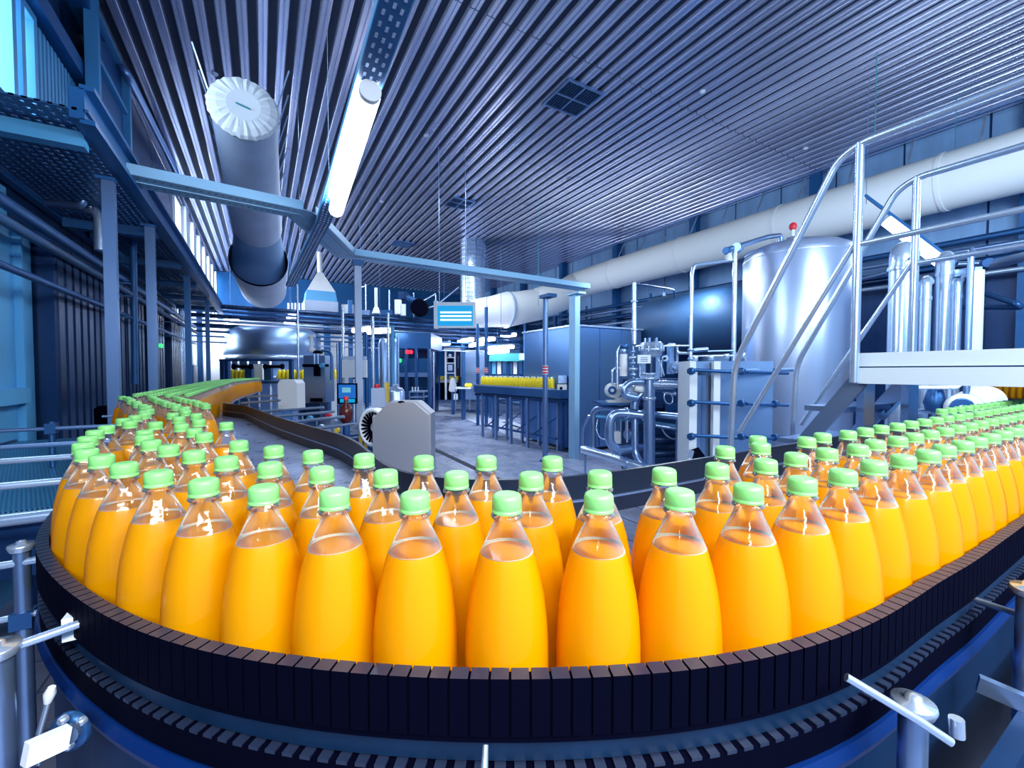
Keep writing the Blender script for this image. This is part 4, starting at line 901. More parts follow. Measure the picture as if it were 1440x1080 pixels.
top_bend('steel_pipe', 'thin tall steel pipe curving over the wall pipes', 1359, 350, 560, 4.0, 3.6, .22, steel)
top_bend('steel_pipe', 'thin upright pipe beside the widest steel pipe', 1277, 360, 560, 4.2, 2.5, .10, steel)
pfm = thing('pipe_gantry', 'pale square frame carrying the upright steel pipes', 'frame', ad(1376, 560, 4.3))
a = ad(1376, 380, 4.3); b = ad(1290, 392, 5.2)
MB().box((a.x, a.y, a.z/2), (.075, .075, a.z)).build('upright', whitep, pfm); MB().beam(a, b, .06, .07).build('top_bar', steel_l, pfm)
MB().box((b.x, b.y, b.z/2), (.06, .06, b.z)).build('upright', steel, pfm)
hp = thing('header_pipe', 'horizontal steel pipes ending in a valve above the platform', 'pipe', ad(1410, 365, 5.0))
ppipe(hp, [(1395, 372, 5.2), (1480, 352, 4.2)], 6.5, steel_l, 'header', 0, 16); ppipe(hp, [(1340, 372, 5.6), (1380, 370, 5.3)], 4, steel, 'stub', 0); disc(hp, 1392, 370, 5.2, 7, .1, steel_d, 'valve', (1, 0, 0))
ppipe(hp, [(1382, 412, 5.6), (1430, 427, 5.0), (1436, 432, 5.0), (1350, 432, 6.0)], 3.5, steel_d, 'return_pipe', .1)
ppipe(hp, [(1200, 395, 7.4), (1262, 380, 6.6)], 3, steel, 'branch', 0)
# ---- under the platform
pu = thing('feed_pump', 'pale electric pump with grey end plate under the platform', 'pump', ad(1370, 580, 3.9))
axp = tuple(-(RT*.55 + FW*1.0))
disc(pu, 1354, 573, 3.9, 19, .10, ductl, 'front_bell', axp); disc(pu, 1353, 573, 3.83, 13, .02, steel_d, 'front_plate', axp); pbox(pu, 1350, 570, 1357, 577, 3.79, .01, whitep, 'label_plate')
MB().tube([ad(1358, 571, 4.0), ad(1388, 562, 4.4)], .13, 24).build('motor_body', ductl, pu)
for k in range(7): MB().lathe([(0, .14), (.008, .14)], 20, ad(1362+k*4, 570-k*1.2, 4.05+k*.05), axis=axp).build('cooling_fin', ductl, pu)
disc(pu, 1385, 565, 4.4, 22, .05, ductl, 'rear_flange', axp); MB().box(ad(1372, 600, 4.1), (.3, .4, .08), -YAW).build('base', steel_d, pu)
fl_ = thing('pipe_fitting', 'dark bulbous steel fitting hanging on a pipe under the platform', 'fitting', ad(1315, 565, 4.1))
MB().lathe([(-.13, .03), (-.11, .07), (-.04, .085), (.03, .07), (.10, .05), (.16, .05)], 20, ad(1315, 560, 4.1)).build('bulb', steel_d, fl_)
ppipe(fl_, [(1290, 545, 4.0), (1345, 545, 4.0), (1351, 540, 4.0)], 2.6, whitep, 'pipe', .06); vpipe(fl_, 1334, 545, 590, 4.0, 2.8, steel_l, 'drop_pipe')
ppipe(fl_, [(1280, 580, 4.2), (1330, 576, 4.2)], 4, steel_l, 'low_pipe', 0)
r2 = thing('second_conveyor', 'conveyor with juice bottles glimpsed under the platform at the right edge', 'conveyor', ad(1420, 560, 5.0))
p1 = ad(1372, 558, 5.4); p2 = ad(1475, 562, 4.4)
MB().beam(p1-Vector((0, 0, .03)), p2-Vector((0, 0, .03)), .4, .05).build('frame', dnavy, r2); MB().beam(p1+Vector((0, 0, .16))+FW*-.2, p2+Vector((0, 0, .16))-FW*.2, .02, .04).build('guide', steel_l, r2)
for f in (.1, .9): c = p1.lerp(p2, f); MB().box((c.x, c.y, (c.z-.05)/2), (.05, .05, c.z-.05)).build('leg', steel_d, r2)
nbt = int((p2-p1).length/.09)
ORD2 = 'green-capped juice bottle on the conveyor glimpsed under the platform'
for k in range(nbt):
    c = p1.lerp(p2, (k+.5)/nbt); t = bpy.data.objects.new('juice_bottle', lod['lo'][0]); COL.objects.link(t); t.location = (c.x, c.y, c.z-.004); tag(t, ORD2 + ', %s from the pump' % ORD[k], 'bottle', 'juice bottles glimpsed under the platform')
    for nm, me in (('juice', lod['lo'][1]), ('cap', lod['lo'][2])): q = bpy.data.objects.new(nm, me); COL.objects.link(q); q.parent = t

# ================================================================== drive cover in the middle
D = 2.65
dc = thing('drive_cover', 'chamfered stainless drive cover with round white fan at its left', 'machine cover', ad(565, 640, D))
w1 = ad(525, 580, D); w2 = ad(603, 580, D); WX = (w2-w1).length; X_ = Vector((RT.x, RT.y, 0)); c0 = ad(525, 566, D)
zt = c0.z; hgt = zt-.70
poly = [(0, -hgt), (WX, -hgt), (WX, -.075), (WX-.075, -.01), (WX-.09, 0), (.105, 0), (.02, -.085), (0, -.085)]
MB().prism(poly, 0, .02, c=c0, X=X_, Y=(0, 0, 1)).build('front_sheet', coverm, dc)
MB().prism([(a_*1.0+(.012 if a_ > .2 else -.004), b_+.006 if b_ > -.3 else b_) for a_, b_ in poly], -.15, -.001, c=c0, X=X_, Y=(0, 0, 1)).build('casing', coverm, dc)
MB().lathe([(0, .022), (.006, .022), (.012, .010)], 12, ad(564, 567, D)+Vector((0, 0, .002))).build('lifting_eye', gblack, dc)
fa = ad(536, 600, D+.12); FX_ = (FW*.9 + X_*.5).normalized(); FS_ = FX_.cross(Vector((0, 0, 1))).normalized()
MB().lathe([(0, .12), (.02, .125), (.075, .125), (.08, .112), (.078, .10), (.06, .095)], 32, fa, axis=tuple(-FX_)).build('fan_drum', whitep, dc)
for k in range(22):
    a_ = k*2*PI/22; v = Vector((0, 0, 1))*math.cos(a_) + FS_*math.sin(a_)
    MB().beam(fa - FX_*.064 + v*.03, fa - FX_*.074 + v*.098, .011, .008, up=tuple(FX_)).build('fan_rib', gblack, dc)
MB().box(ad(564, 690, D+.1), (.2, .15, .3), -YAW).build('pedestal', steel_d, dc)
b_ = ad(564, 690, D+.1); MB().box((b_.x, b_.y, .28), (.12, .12, .56), -YAW).build('pedestal', steel_d, dc)
yp = thing('yellow_hose', 'short yellow pipes standing left of the fan drum', 'hose', ad(510, 625, 2.9))
for x in (507, 514): vpipe(yp, x, 607, 640, 2.9, 2.4, yel, 'pipe')

# ================================================================== hall display, far rigs
sg = thing('hall_display', 'bright cyan hanging display with three pale text bars', 'display', ad(640, 443, 7.4))
D = 7.4; pbox(sg, 611, 425, 668, 461, D, .10, ductl, 'housing'); pbox(sg, 615, 430, 665, 458, D-.006, .004, screen, 'screen')
sgs = [c_ for c_ in sg.children if c_.name.startswith('screen')][0]
for y in (438, 443.2, 448.5): pbox(sgs, 619, y, 663, y+2.6, D-.012, .004, screen_w, 'text_line')
pbox(sg, 610, 423, 615, 462, D-.02, .12, whitep, 'side_rim')
for x in (618, 655): a = ad(x, 425, D); MB().tube([a, (a.x, a.y, CZ)], .006, 6).build('hanger', steel, sg)
# pipe racks crossing at the back
RY = 11.6
for i, (yy, r, mm) in enumerate(((430, .055, dnavy), (437, .03, steel_d), (444, .045, dnavy), (451, .03, steel), (458, .05, dnavy), (466, .025, steel_d), (473, .02, steel_d), (481, .018, steel))):
    a = ay_(300, yy, RY - .12*(i % 3)); x1 = 9.0
    tag(MB().tube([(-1.35, a.y, a.z), (x1, a.y, a.z - .10)], r, 10).build('cross_pipe', mm), '%s of the pipes crossing the hall in front of the far machines' % ['topmost', 'second', 'third', 'fourth', 'fifth', 'sixth', 'seventh', 'lowest'][i], 'pipe', 'pipes crossing the hall')
for x in (-1.2, 2.0, 5.2, 8.6):
    t = thing('rack_post', ['rack post by the left wall', 'rack post behind the pale tray post', 'rack post near the far navy cabinet', 'rack post near the right wall'][[-1.2, 2.0, 5.2, 8.6].index(x)], 'post', (x, 11.85, 0)); MB().box((x, 11.80, 1.65), (.10, .10, 3.3)).build('shaft', steel_d, t)
# mezzanine with the plant that stands on it
mz = struct('trim_20', MB().bb((-.3, 13.0, 2.86), (9.2, 19.9, 3.06)), pbr('mezzanine_edge', (.06, .13, .28), .5, .3))
MB().bb((-.3, 12.94, 2.80), (9.2, 13.0, 3.10)).build('edge_beam', dnavy, mz)
for x in (1.6, 4.2, 6.8, 9.0): struct('column', MB().bb((x-.08, 13.1, 0), (x+.08, 13.26, 2.86)), bpaint)
for i, (x, y, d, w) in enumerate(((535, 466, 9.0, 34), (508, 464, 9.0, 22), (560, 467, 9.0, 0), (655, 479, 12.0, 20), (685, 478, 11.5, 20), (715, 472, 13.0, 20), (625, 484, 12.5, 14), (705, 489, 11.0, 34), (700, 495, 12.4, 30), (670, 485, 12.0, 18), (410, 446, 10.4, 9), (408, 453, 10.4, 12), (325, 452, 10.5, 18))):
    if not w: continue
    t = thing('far_strip_lamp', 'small glowing strip lamp %s' % ['under the far pipes, right of the pale tray post', 'under the far pipes, left of the pale tray post', '', 'left of the taped posts', 'behind the right taped post', 'highest, under the branch duct elbow', 'above the navy cabinet', 'longest, before the teal panel', 'below the longest one', 'behind the left taped post', 'upper of the small pair above the washer', 'lower of the small pair above the washer', 'faint, near the left wall'][i], 'lamp', ad(x, y, d))
    a_ = ad(x-w/2, y+1.2, d+.5); b2 = ad(x+w/2, y-1.2, d)
    MB().tube([a_, b2], .045, 10).build('tube', lampfar, t); MB().beam(a_+Vector((0, 0, .06)), b2+Vector((0, 0, .06)), .10, .03).build('housing', whitep, t)
    h_ = (a_+b2)/2; top = CZ if h_.y < 12.9 else 2.86; MB().tube([(h_.x, h_.y, h_.z+.06), (h_.x, h_.y, top)], .006, 6).build('hanger', steel_d, t)
# fume hood and plant above
hd = thing('fume_hood', 'pale pyramid hood with a stack on the far machine roof', 'hood', ad(455, 440, 12.6))
D = 12.6; c = ad(453, 440, D)
def frus(par, x, y0, y1, w0, w1, d, mm, nm):
    a_ = ad(x, y0, d); b2 = ad(x, y1, d); h0 = w0/2*d/FPX; h1 = w1/2*d/FPX
    vs = [(a_.x+i*h0, a_.y+j*h0, a_.z) for i, j in ((-1, -1), (1, -1), (1, 1), (-1, 1))] + [(a_.x+i*h1, a_.y+j*h1, b2.z) for i, j in ((-1, -1), (1, -1), (1, 1), (-1, 1))]
    MB().add(vs, [(3, 2, 1, 0), (4, 5, 6, 7), (0, 1, 5, 4), (1, 2, 6, 5), (2, 3, 7, 6), (3, 0, 4, 7)]).build(nm, mm, par)
frus(hd, 450, 440, 426, 42, 42, D, ductw, 'box'); frus(hd, 450, 426, 412, 40, 36, D, bpaint_l, 'band'); frus(hd, 450, 412, 384, 36, 7, D, ductl, 'cone'); vpipe(hd, 450, 384, 355, D, 3.5, ductl, 'stack')
pbox(hd, 430, 428, 434, 445, 12.4, .2, whitep, 'bracket'); pbox(hd, 480, 428, 496, 442, 12.6, .3, whitep, 'side_box')
for k in range(7): pbox(hd, 404+k*5, 426, 406+k*5, 436, 12.4, .05, whitep, 'grille_bar')
fs = thing('slim_stack', 'thin white stack flaring at its foot on the mezzanine', 'stack', ad(529, 440, 11)); vpipe(fs, 529, 432, 405, 11, 2.2, whitep, 'pipe'); frus(fs, 529, 441, 432, 10, 5, 11, whitep, 'flare')
mp = thing('roof_plant', 'dark motor cluster with small tanks on the mezzanine beside the display', 'machine', ad(570, 435, 11.5))
D = 11.5; vpipe(mp, 560, 442, 422, D, 5, ductl, 'small_tank'); vpipe(mp, 567, 444, 428, D, 4, whitep, 'small_tank'); pbox(mp, 560, 410, 572, 420, D, .3, dnavy, 'motor_box'); disc(mp, 590, 433, D, 12, .3, gblack, 'blower'); ppipe(mp, [(573, 418, D), (588, 426, D)], 4, steel_d, 'duct', 0)
pbox(mp, 500, 436, 520, 444, D, .4, steel_s, 'unit'); pbox(mp, 533, 436, 552, 443, D, .4, steel_d, 'unit')
rl = thing('mezzanine_railing', 'thin tubular railing on the edge of the mezzanine', 'railing', ad(590, 440, 11.8)); 
for x, y in ((508, 404), (515, 400), (548, 408), (582, 412), (613, 415)): vpipe(rl, x, 446, y, 11.8, 1.0, steel_l, 'upright')
ppipe(rl, [(590, 426, 11.8), (613, 413, 11.8)], 1.0, steel_l, 'top_bar', 0); ppipe(rl, [(515, 402, 11.8), (508, 404, 11.9)], 1, steel_l, 'top_bar', 0); ppipe(rl, [(590, 438, 11.8), (613, 429, 11.8)], .9, steel_l, 'mid_bar', 0); ppipe(rl, [(618, 426, 11.8), (645, 404, 11.8)], .9, steel, 'stay', 0)

# ---- bottle washer and its surroundings, behind the far end of the stream
ws = thing('bottle_washer', 'large round-cornered stainless machine at the end of the bottle stream', 'machine', ad(385, 530, 9.6))
D = 9.8; c = ad(386, 522, D+.6)
MB().lathe([(0, .9), (.3, .98), (1.30, .98), (1.31, 1.0), (1.75, 1.0), (1.76, 1.04), (2.35, 1.04), (2.45, .9)], 40, (c.x, c.y, 0)).build('drum', steel_s, ws)
for z in (1.3, 1.75): MB().lathe([(z, 1.045), (z+.05, 1.055), (z+.06, 1.045)], 40, (c.x, c.y, 0)).build('band', steel_l, ws)
for k in range(7): a_ = PI*1.05+k*.22; MB().bb((c.x+1.03*math.cos(a_)-.02, c.y+1.03*math.sin(a_)-.02, .4), (c.x+1.03*math.cos(a_)+.02, c.y+1.03*math.sin(a_)+.02, 1.7)).build('door_bar', steel_l, ws)
gt = thing('infeed_gantry', 'grey gantry frame with two black handwheels over the stream end', 'frame', ad(365, 530, 7.6))
D = 8.3; pbox(gt, 308, 505, 411, 508, D, .08, steel_d, 'beam')
for x in (309, 316, 406): pbox(gt, x, 508, x+4.5, 534, D, .08, steel_d, 'upright')
for x in (341, 385):
    ppipe(gt, [(x-13, 515.5, D-.2), (x+13, 515.5, D-.2)], 2.2, gblack, 'handwheel', 0); pbox(gt, x+3 if x < 360 else x-14, 517, x+13 if x < 360 else x-4, 535, D-.1, .08, steel_d, 'carriage')
    disc(gt, x-12, 515.5, D-.2, 4, .04, gblack, 'knob', tuple(RT)); disc(gt, x+12, 515.5, D-.2, 4, .04, gblack, 'knob', tuple(RT))
pbox(gt, 356, 512, 369, 534, D+.2, .1, ductl, 'guard_plate')
yb = thing('background_conveyor', 'far conveyor with a broken row of yellow bottles behind the gantry', 'conveyor', ad(380, 533, 9))
a_ = ad(310, 534, 9.0); b2 = ad(432, 534, 9.0); MB().beam(a_-Vector((0, 0, .05)), b2-Vector((0, 0, .05)), .3, .06).build('frame', steel_d, yb)
for x in (330, 425): p = ad(x, 534, 9.0); MB().box((p.x, p.y, (p.z-.08)/2), (.05, .05, p.z-.08)).build('leg', steel_d, yb)
yj = pbr('yellow_juice', (1.0, .80, .02), .35)
yme = MB().lathe([(0, .04), (.03, .045), (.13, .045), (.17, .035), (.20, .018)], 12).mesh('yellow_bottle', yj)
ycap = MB().lathe([(.20, .018), (.215, .018), (.22, .01)], 10).mesh('cap', whitep)
for x in list(range(321, 348, 6)) + list(range(393, 410, 6)) + list(range(414, 431, 6)) + [466, 471]:
    p = ad(x, 533, 9.0); o = bpy.data.objects.new('yellow_bottle', yme); COL.objects.link(o); o.location = p; tag(o, 'small yellow bottle on the far conveyor behind the gantry, %s from the left wall' % ORD[(x-321)//6 if x < 350 else 5+(x-393)//6] if x < 440 else 'small yellow bottle beside the steel column machine, %s of two' % ('left', 'right')[x > 468], 'bottle', 'yellow bottles behind the gantry' if x < 440 else 'yellow bottles by the column machine')
wb = thing('white_control_box', 'tall white control box with clipped corners near the guide rail', 'control box', ad(405, 573, 4.6))
D = 4.6; a_ = ad(391, 575, D); wpx = 27*D/FPX; hp_ = 41*D/FPX; c = ad(391, 575, D)
MB().prism([(0, 0), (wpx, 0), (wpx, hp_-.04), (wpx-.03, hp_), (.03, hp_), (0, hp_-.04)], -.18, 0, c=c, X=X_, Y=(0, 0, 1)).build('body', ductl, wb)
MB().box((c.x+X_.x*wpx/2, c.y+X_.y*wpx/2+.08, c.z/2), (.1, .1, c.z)).build('pedestal', steel_d, wb)
cm = thing('column_machine', 'square stainless column machine with black clamp bars', 'machine', ad(443, 580, 5.4))
D = 5.4; pbox(cm, 427, 500, 457, 566, D, .28, steel, 'body'); pbox(cm, 425, 512, 461, 516, D-.03, .03, gblack, 'clamp_bar'); pbox(cm, 441, 516, 449, 529, D-.04, .03, gblack, 'clamp_block'); pbox(cm, 436, 560, 452, 565, D-.03, .03, gblack, 'slot')
pbox(cm, 440, 493, 449, 497, D-.02, .1, gblack, 'top_knob'); 
for x in (442, 447): vpipe(cm, x, 497, 512, D-.02, .8, steel_l, 'guide_rod')
disc(cm, 453, 514, D-.1, 3.5, .04, bpaint_l, 'knob'); c = ad(442, 566, D+.14); MB().box((c.x, c.y, c.z/2), (.26, .26, c.z), -YAW).build('base', dnavy, cm)
disc(cm, 438, 492, D, 5, .05, whitep, 'valve', (0, 0, 1)); vpipe(cm, 438, 490, 473, D, 2.4, whitep, 'stem'); ppipe(cm, [(433, 474, D), (443, 472, D)], 2.2, whitep, 'cross_fitting', 0)
ppipe(cm, [(452, 493, D), (463, 494, D), (466, 500, D), (466, 535, D)], 1.8, steel_d, 'pipe', .08)
for i, (x0, y0, x1, y1, d, r) in enumerate(((340, 567, 394, 563, 4.3, 1.6), (345, 558, 392, 556, 4.8, 1.4), (366, 579, 455, 573, 3.9, 1.8), (385, 586, 470, 579, 3.6, 2.0), (415, 593, 484, 586, 3.4, 2.2), (440, 603, 500, 596, 3.2, 2.0), (490, 617, 508, 615, 3.0, 2))):
    t = tag(MB().tube([ad(x0, y0, d), ad(x1, y1, d-.1)], r*d/FPX, 10).build('transfer_rail', steel_l), ['pale rail behind the inner guide rail, ' + w for w in ('second from the back', 'farthest back', 'third from the back', 'fourth from the back', 'fifth from the back', 'sixth from the back', 'short one by the yellow pipes')][i], 'rail', 'pale rails behind the inner guide')
tbn = thing('transfer_table', 'low dark machine bed under the pale rails', 'machine', ad(430, 620, 3.8))
c = ad(420, 600, 4.2); MB().box((c.x, c.y, .45), (1.2, 1.4, .85), .2).build('bed', dnavy, tbn)
for x, y, d in ((365, 572, 4.3), (395, 582, 3.9), (425, 583, 3.9), (445, 592, 3.6), (468, 600, 3.4), (480, 596, 3.5), (350, 562, 4.6)): vpipe(tbn, x, y, y+18, d, 1.5, steel, 'stud')
for x, y in ((470, 592), (462, 584), (452, 600), (475, 605), (436, 588)): disc(tbn, x, y, 3.7, 3.5, .05, [yel, redp, steel_l, steel, bpaint_l][(x+y) % 5], 'knob')
mo = thing('operator_monitor', 'blue glowing operator monitor tilted behind the pale tray post', 'monitor', ad(487, 567, 4.6))
D = 4.6; pbox(mo, 474, 539, 501, 568, D, .04, gblack, 'case'); pbox(mo, 476, 541, 500, 560, D-.005, .003, emit('monitor_blue', (.01, .14, .55), 1.0), 'screen'); pbox(mo, 478, 561, 499, 566, D-.005, .003, emit('monitor_bar', (.0, .4, .8), .9), 'screen_bar'); pbox(mo, 481, 545, 493, 552, D-.009, .002, emit('monitor_pale', (.2, .6, .8), .8), 'screen_image')
c = ad(487, 567, D+.03); MB().tube([(c.x, c.y, 0), (c.x, c.y, c.z)], .03, 10).build('stand', steel_d, mo)
wp = thing('blank_whiteboard', 'blank white rectangular panel hung behind the pale tray post', 'panel', ad(498, 520, 5.6))
D = 5.6; pbox(wp, 481, 506, 515, 531, D, .05, whitep, 'board'); pbox(wp, 482, 501, 514, 505.5, D+.02, .05, ductw, 'top_rail'); pbox(wp, 496, 531, 512, 533, D, .04, gblack, 'lower_clip')
c = ad(505, 533, D+.03); MB().tube([(c.x, c.y, 0), (c.x, c.y, c.z)], .025, 10).build('stand', steel_d, wp)
gb = thing('grey_control_box', 'grey box with a red button on top beside the steel drum', 'control box', ad(533, 578, 4.4))
D = 4.4; pbox(gb, 522, 546, 541, 573, D, .12, ductw, 'body'); disc(gb, 530, 543.5, D+.05, 3.5, .05, redp, 'button', (0, 0, 1)); pbox(gb, 541, 538, 543.5, 566, D+.05, .1, yel, 'yellow_edge'); pbox(gb, 514, 574, 544, 590, D+.02, .2, tray, 'stand')
c = ad(530, 590, D+.1); MB().box((c.x, c.y, c.z/2), (.1, .1, c.z), -YAW).build('foot', steel_d, gb)
dr = thing('steel_drum', 'shiny steel drum standing right of the grey box', 'drum', ad(556, 580, 5.0))
c = ad(556, 575, 5.0); r = 13*5/FPX
MB().lathe([(c.z-.3, r), (c.z+.20, r), (c.z+.24, r*.8), (c.z+.26, r*.4), (c.z+.29, r*.3)], 24, (c.x, c.y, 0)).build('shell', tanksteel, dr)
MB().tube([(c.x, c.y, 0), (c.x, c.y, c.z-.3)], .05, 10).build('stand', steel_d, dr)
cbv = thing('brown_carboy', 'round brown bottle standing among the pale rails', 'bottle', ad(487, 598, 3.6))
c = ad(487, 594, 3.6); MB().lathe([(0, .035), (.02, .05), (.09, .052), (.13, .045), (.16, .02), (.19, .018)], 20, c).build('body', brown, cbv); MB().lathe([(.19, .021), (.215, .021), (.22, .01)], 14, c).build('cap', redp, cbv, 'red-brown cap')
MB().tube([(c.x, c.y, .85), (c.x, c.y, c.z)], .03, 10).build('stand', steel_d, cbv)
# hanging and standing thin pipes
for i, (x, y0, y1, d, r, mm) in enumerate(((418, 400, 525, 6.5, 1.5, steel_l), (482, 432, 508, 7, 1.8, steel_l), (524, 445, 545, 7, 2.4, steel_l), (546, 440, 530, 7, 1.8, steel_l), (552, 458, 545, 7.2, 2.6, bpaint_l), (538, 475, 548, 7.5, 1.4, steel), (478, 480, 540, 5.6, 2.2, steel_d), (610, 487, 560, 13, 1.0, steel_l), (475, 483, 540, 5.9, 2, steel), (560, 470, 520, 8, 1.2, steel), (766, 495, 600, 10, 1.6, steel_d), (738, 430, 560, 13, 2.0, steel_d), (500, 500, 540, 6.4, 1.5, steel_d), (515, 470, 545, 6.9, 2.6, steel_d))):
    a_ = ad(x, y0, d)
    tag(MB().tube([(a_.x, a_.y, 0), a_], r*d/FPX, 10).build('standing_pipe', mm), 'upright pipe among the far machines, %s' % ['bright one over the white control box', 'pale one left of the white panel', 'bright one right of the pale tray post', 'with hooked top above the drum', 'blue one above the drum', 'thin steel one left of the drum', 'dark one at the left of the monitor', 'thin one beside the navy cabinet', 'steel one behind the monitor', 'thin one behind the drum', 'dark one by the yellow row', 'dark one behind the yellow row', 'dark one beside the white panel', 'broad dark one beside the tray post'][i], 'pipe')
# tall tanks and casings in the middle distance
md = thing('filler_casing', 'wide dim steel casing with dark bays in the middle of the hall', 'machine', ad(575, 560, 9.5))
D = 9.5; pbox(md, 556, 468, 606, 490, D, 1.5, steel_d, 'hood')
pbox(md, 556, 490, 606, 545, D+.9, .2, dnavy, 'back'); 
for k, x in enumerate((556, 570, 584, 602)): pbox(md, x, 490, x+2.2, 572, D, .08, steel_d, 'upright')
for x0, x1 in ((558, 569), (573, 583), (587, 601)): pbox(md, x0, 504, x1, 524, D+.1, .04, bpaint, 'bay_panel')
pbox(md, 558, 524, 603, 530, D+.05, .05, steel, 'shelf')
pbox(md, 560, 545, 604, 572, D+.6, .3, dnavy, 'lower_panel')
disc(md, 573, 495, D-.1, 3.0, .03, redl, 'red_lamp'); disc(md, 578, 495, D-.1, 3.0, .03, redl, 'red_lamp'); disc(md, 562, 507, D-.1, 3, .03, greenl, 'green_lamp')
lb = thing('lab_trolley', 'small steel trolley with glass jars before the filler casing', 'trolley', ad(585, 575, 8))
D = 8.0; pbox(lb, 575, 550, 596, 552, D, .4, steel_l, 'top'); pbox(lb, 575, 558, 596, 559.5, D, .4, steel_l, 'shelf')
for x in (575, 595): pbox(lb, x, 552, x+1.2, 585, D, .03, steel, 'leg'); pbox(lb, x, 552, x+1.2, 585, D+.35, .03, steel, 'leg')
for x in (580, 584, 588): vpipe(lb, x, 550, 544, D+.1, 1.0, whitep, 'jar')
for x, w, l in ((540, 15, 'tall steel vessel with narrow windows behind the drum'), (555, 11, 'second tall steel vessel behind the drum')):
    t = thing('tall_vessel', l, 'tank', ad(x, 545, 8.5)); c = ad(x, 530, 8.8); r = w/2*8.8/FPX
    MB().lathe([(.3, r*.8), (.4, r), (2.0, r), (2.1, r*.7), (2.12, .02)], 24, (c.x, c.y, 0)).build('shell', steel_s, t); MB().tube([(c.x, c.y, 0), (c.x, c.y, .4)], r*.5, 12).build('stand', steel_d, t)
nc = thing('navy_cabinet', 'tall narrow navy blue cabinet standing on the pale floor', 'cabinet', ad(613, 578, 14.8)); 
a_ = az(606, 579, 0); b2 = az(619, 579, 0); MB().box(((a_.x+b_.x)/2 if 0 else (a_.x+b2.x)/2, (a_.y+b2.y)/2+.3, 1.18), ((b2-a_).length, .6, 2.36), -YAW).build('body', navy, nc); pbox(nc, 610.5, 493, 613, 511, 14.4, .02, bpaint, 'handle_strip')
pbox(nc, 606, 487, 619, 489, 14.4, .05, dnavy, 'top_rim')
n2 = thing('navy_cabinet', 'navy blue panel cabinet farther right behind the white rack', 'cabinet', ad(646, 545, 16)); pbox(n2, 641, 489, 650, 546, 16, .5, navy, 'body'); pbox(n2, 643.5, 500, 645, 518, 15.95, .04, bpaint_l, 'handle_strip')
wk2 = thing('white_rack', 'white tubular rack with small gear between the navy cabinets', 'rack', ad(632, 550, 14.5))
D = 14.6; pbox(wk2, 624, 489, 650, 492, D, .3, whitep, 'top_tray'); 
for x in (626, 639, 648): pbox(wk2, x, 492, x+1.5, 562 if x == 626 else 530, D, .1, whitep, 'upright')
for y in (502, 510, 524): pbox(wk2, 627, y, 640, y+1.3, D, .1, whitep, 'shelf')
pbox(wk2, 630, 504, 637, 509, D+.05, .1, gblack, 'device'); pbox(wk2, 630, 513, 636, 521, D+.05, .1, ductw, 'device'); disc(wk2, 633, 500, D, 2.2, .1, whitep, 'device_head')
for x in (618, 623, 634, 641): pass
ob = thing('far_bottle_shelf', 'dark counter with yellow crates between the navy cabinets', 'counter', ad(630, 555, 15.5)); pbox(ob, 619, 538, 643, 562, 15.8, .5, gblack, 'body'); pbox(ob, 619, 534, 643, 538, 15.7, .55, whitep, 'top')
for x, w in ((623, 8), (634, 5), (642, 4)): pbox(ob, x-w/2, 529, x+w/2, 534, 15.6, .3, yj, 'crate')
wsck = thing('white_sack', 'slumped white sack beside the dark counter', 'sack', ad(637, 552, 14.2)); c = ad(637, 551, 14.2)
MB().lathe([(0, .10), (.05, .14), (.2, .13), (.35, .10), (.45, .07), (.48, .02)], 14, c).build('body', whitep, wsck); MB().tube([(c.x, c.y, 0), (c.x, c.y, c.z)], .06, 8).build('stool', steel_d, wsck)
lt2 = thing('far_work_table', 'low white work table with oranges and papers beyond the thin posts', 'table', ad(652, 560, 12.5)); D = 12.5; pbox(lt2, 640, 545, 662, 547, D, .7, whitep, 'table_top')
for x in (640, 660): pbox(lt2, x, 547, x+1, 577, D, .04, steel, 'leg')
pbox(lt2, 638, 554, 643, 562, D, .2, whitep, 'bin')
lt2z = ad(650, 545, 12.5).z
for i, (x, y) in enumerate(((661, 542), (656, 540), (651, 543))): 
    p = ad(x if i < 2 else 659, 542, 12.7); p.z = lt2z+.06; tag(MB().lathe([(-.06, .01), (-.04, .05), (0, .065), (.04, .05), (.06, .01)], 12, p).build('orange_fruit', yj), ['orange at the outer end of the far work table', 'middle orange on the far work table', 'orange nearest the white sack on the far work table'][i], 'fruit', 'oranges on the far work table')
mk = thing('grey_machine_housing', 'large grey machine housing behind the thin taped posts', 'machine', ad(660, 540, 14)); pbox(mk, 652, 496, 682, 562, 14.2, .5, steel_s, 'body'); pbox(mk, 652, 492, 682, 496, 14.15, .9, ductl, 'lid')
# teal canopy and glazed machine
tl = thing('teal_canopy', 'teal canopy with a pale sign panel over the far glazed machine', 'canopy', ad(740, 505, 13)); pbox(tl, 688, 497, 745, 508, 13, .6, tealp, 'canopy_front'); pbox(tl, 730, 497, 745, 506, 12.95, .05, pbr('pale_teal', (.45, .75, .75), .5), 'sign_panel')
pbox(tl, 690, 508, 745, 528, 13.4, .2, steel_d, 'back')
for k in range(7): pbox(tl, 692+k*7.5, 508, 697+k*7.5, 526, 13.2, .05, [bpaint_l, ductl, steel_d][k % 3], 'glass_panel')
for x in (689, 716, 744): q_ = ad(x, 508, 13.15); MB().box((q_.x, q_.y, q_.z/2), (.05, .08, q_.z)).build('upright', steel_d, tl)
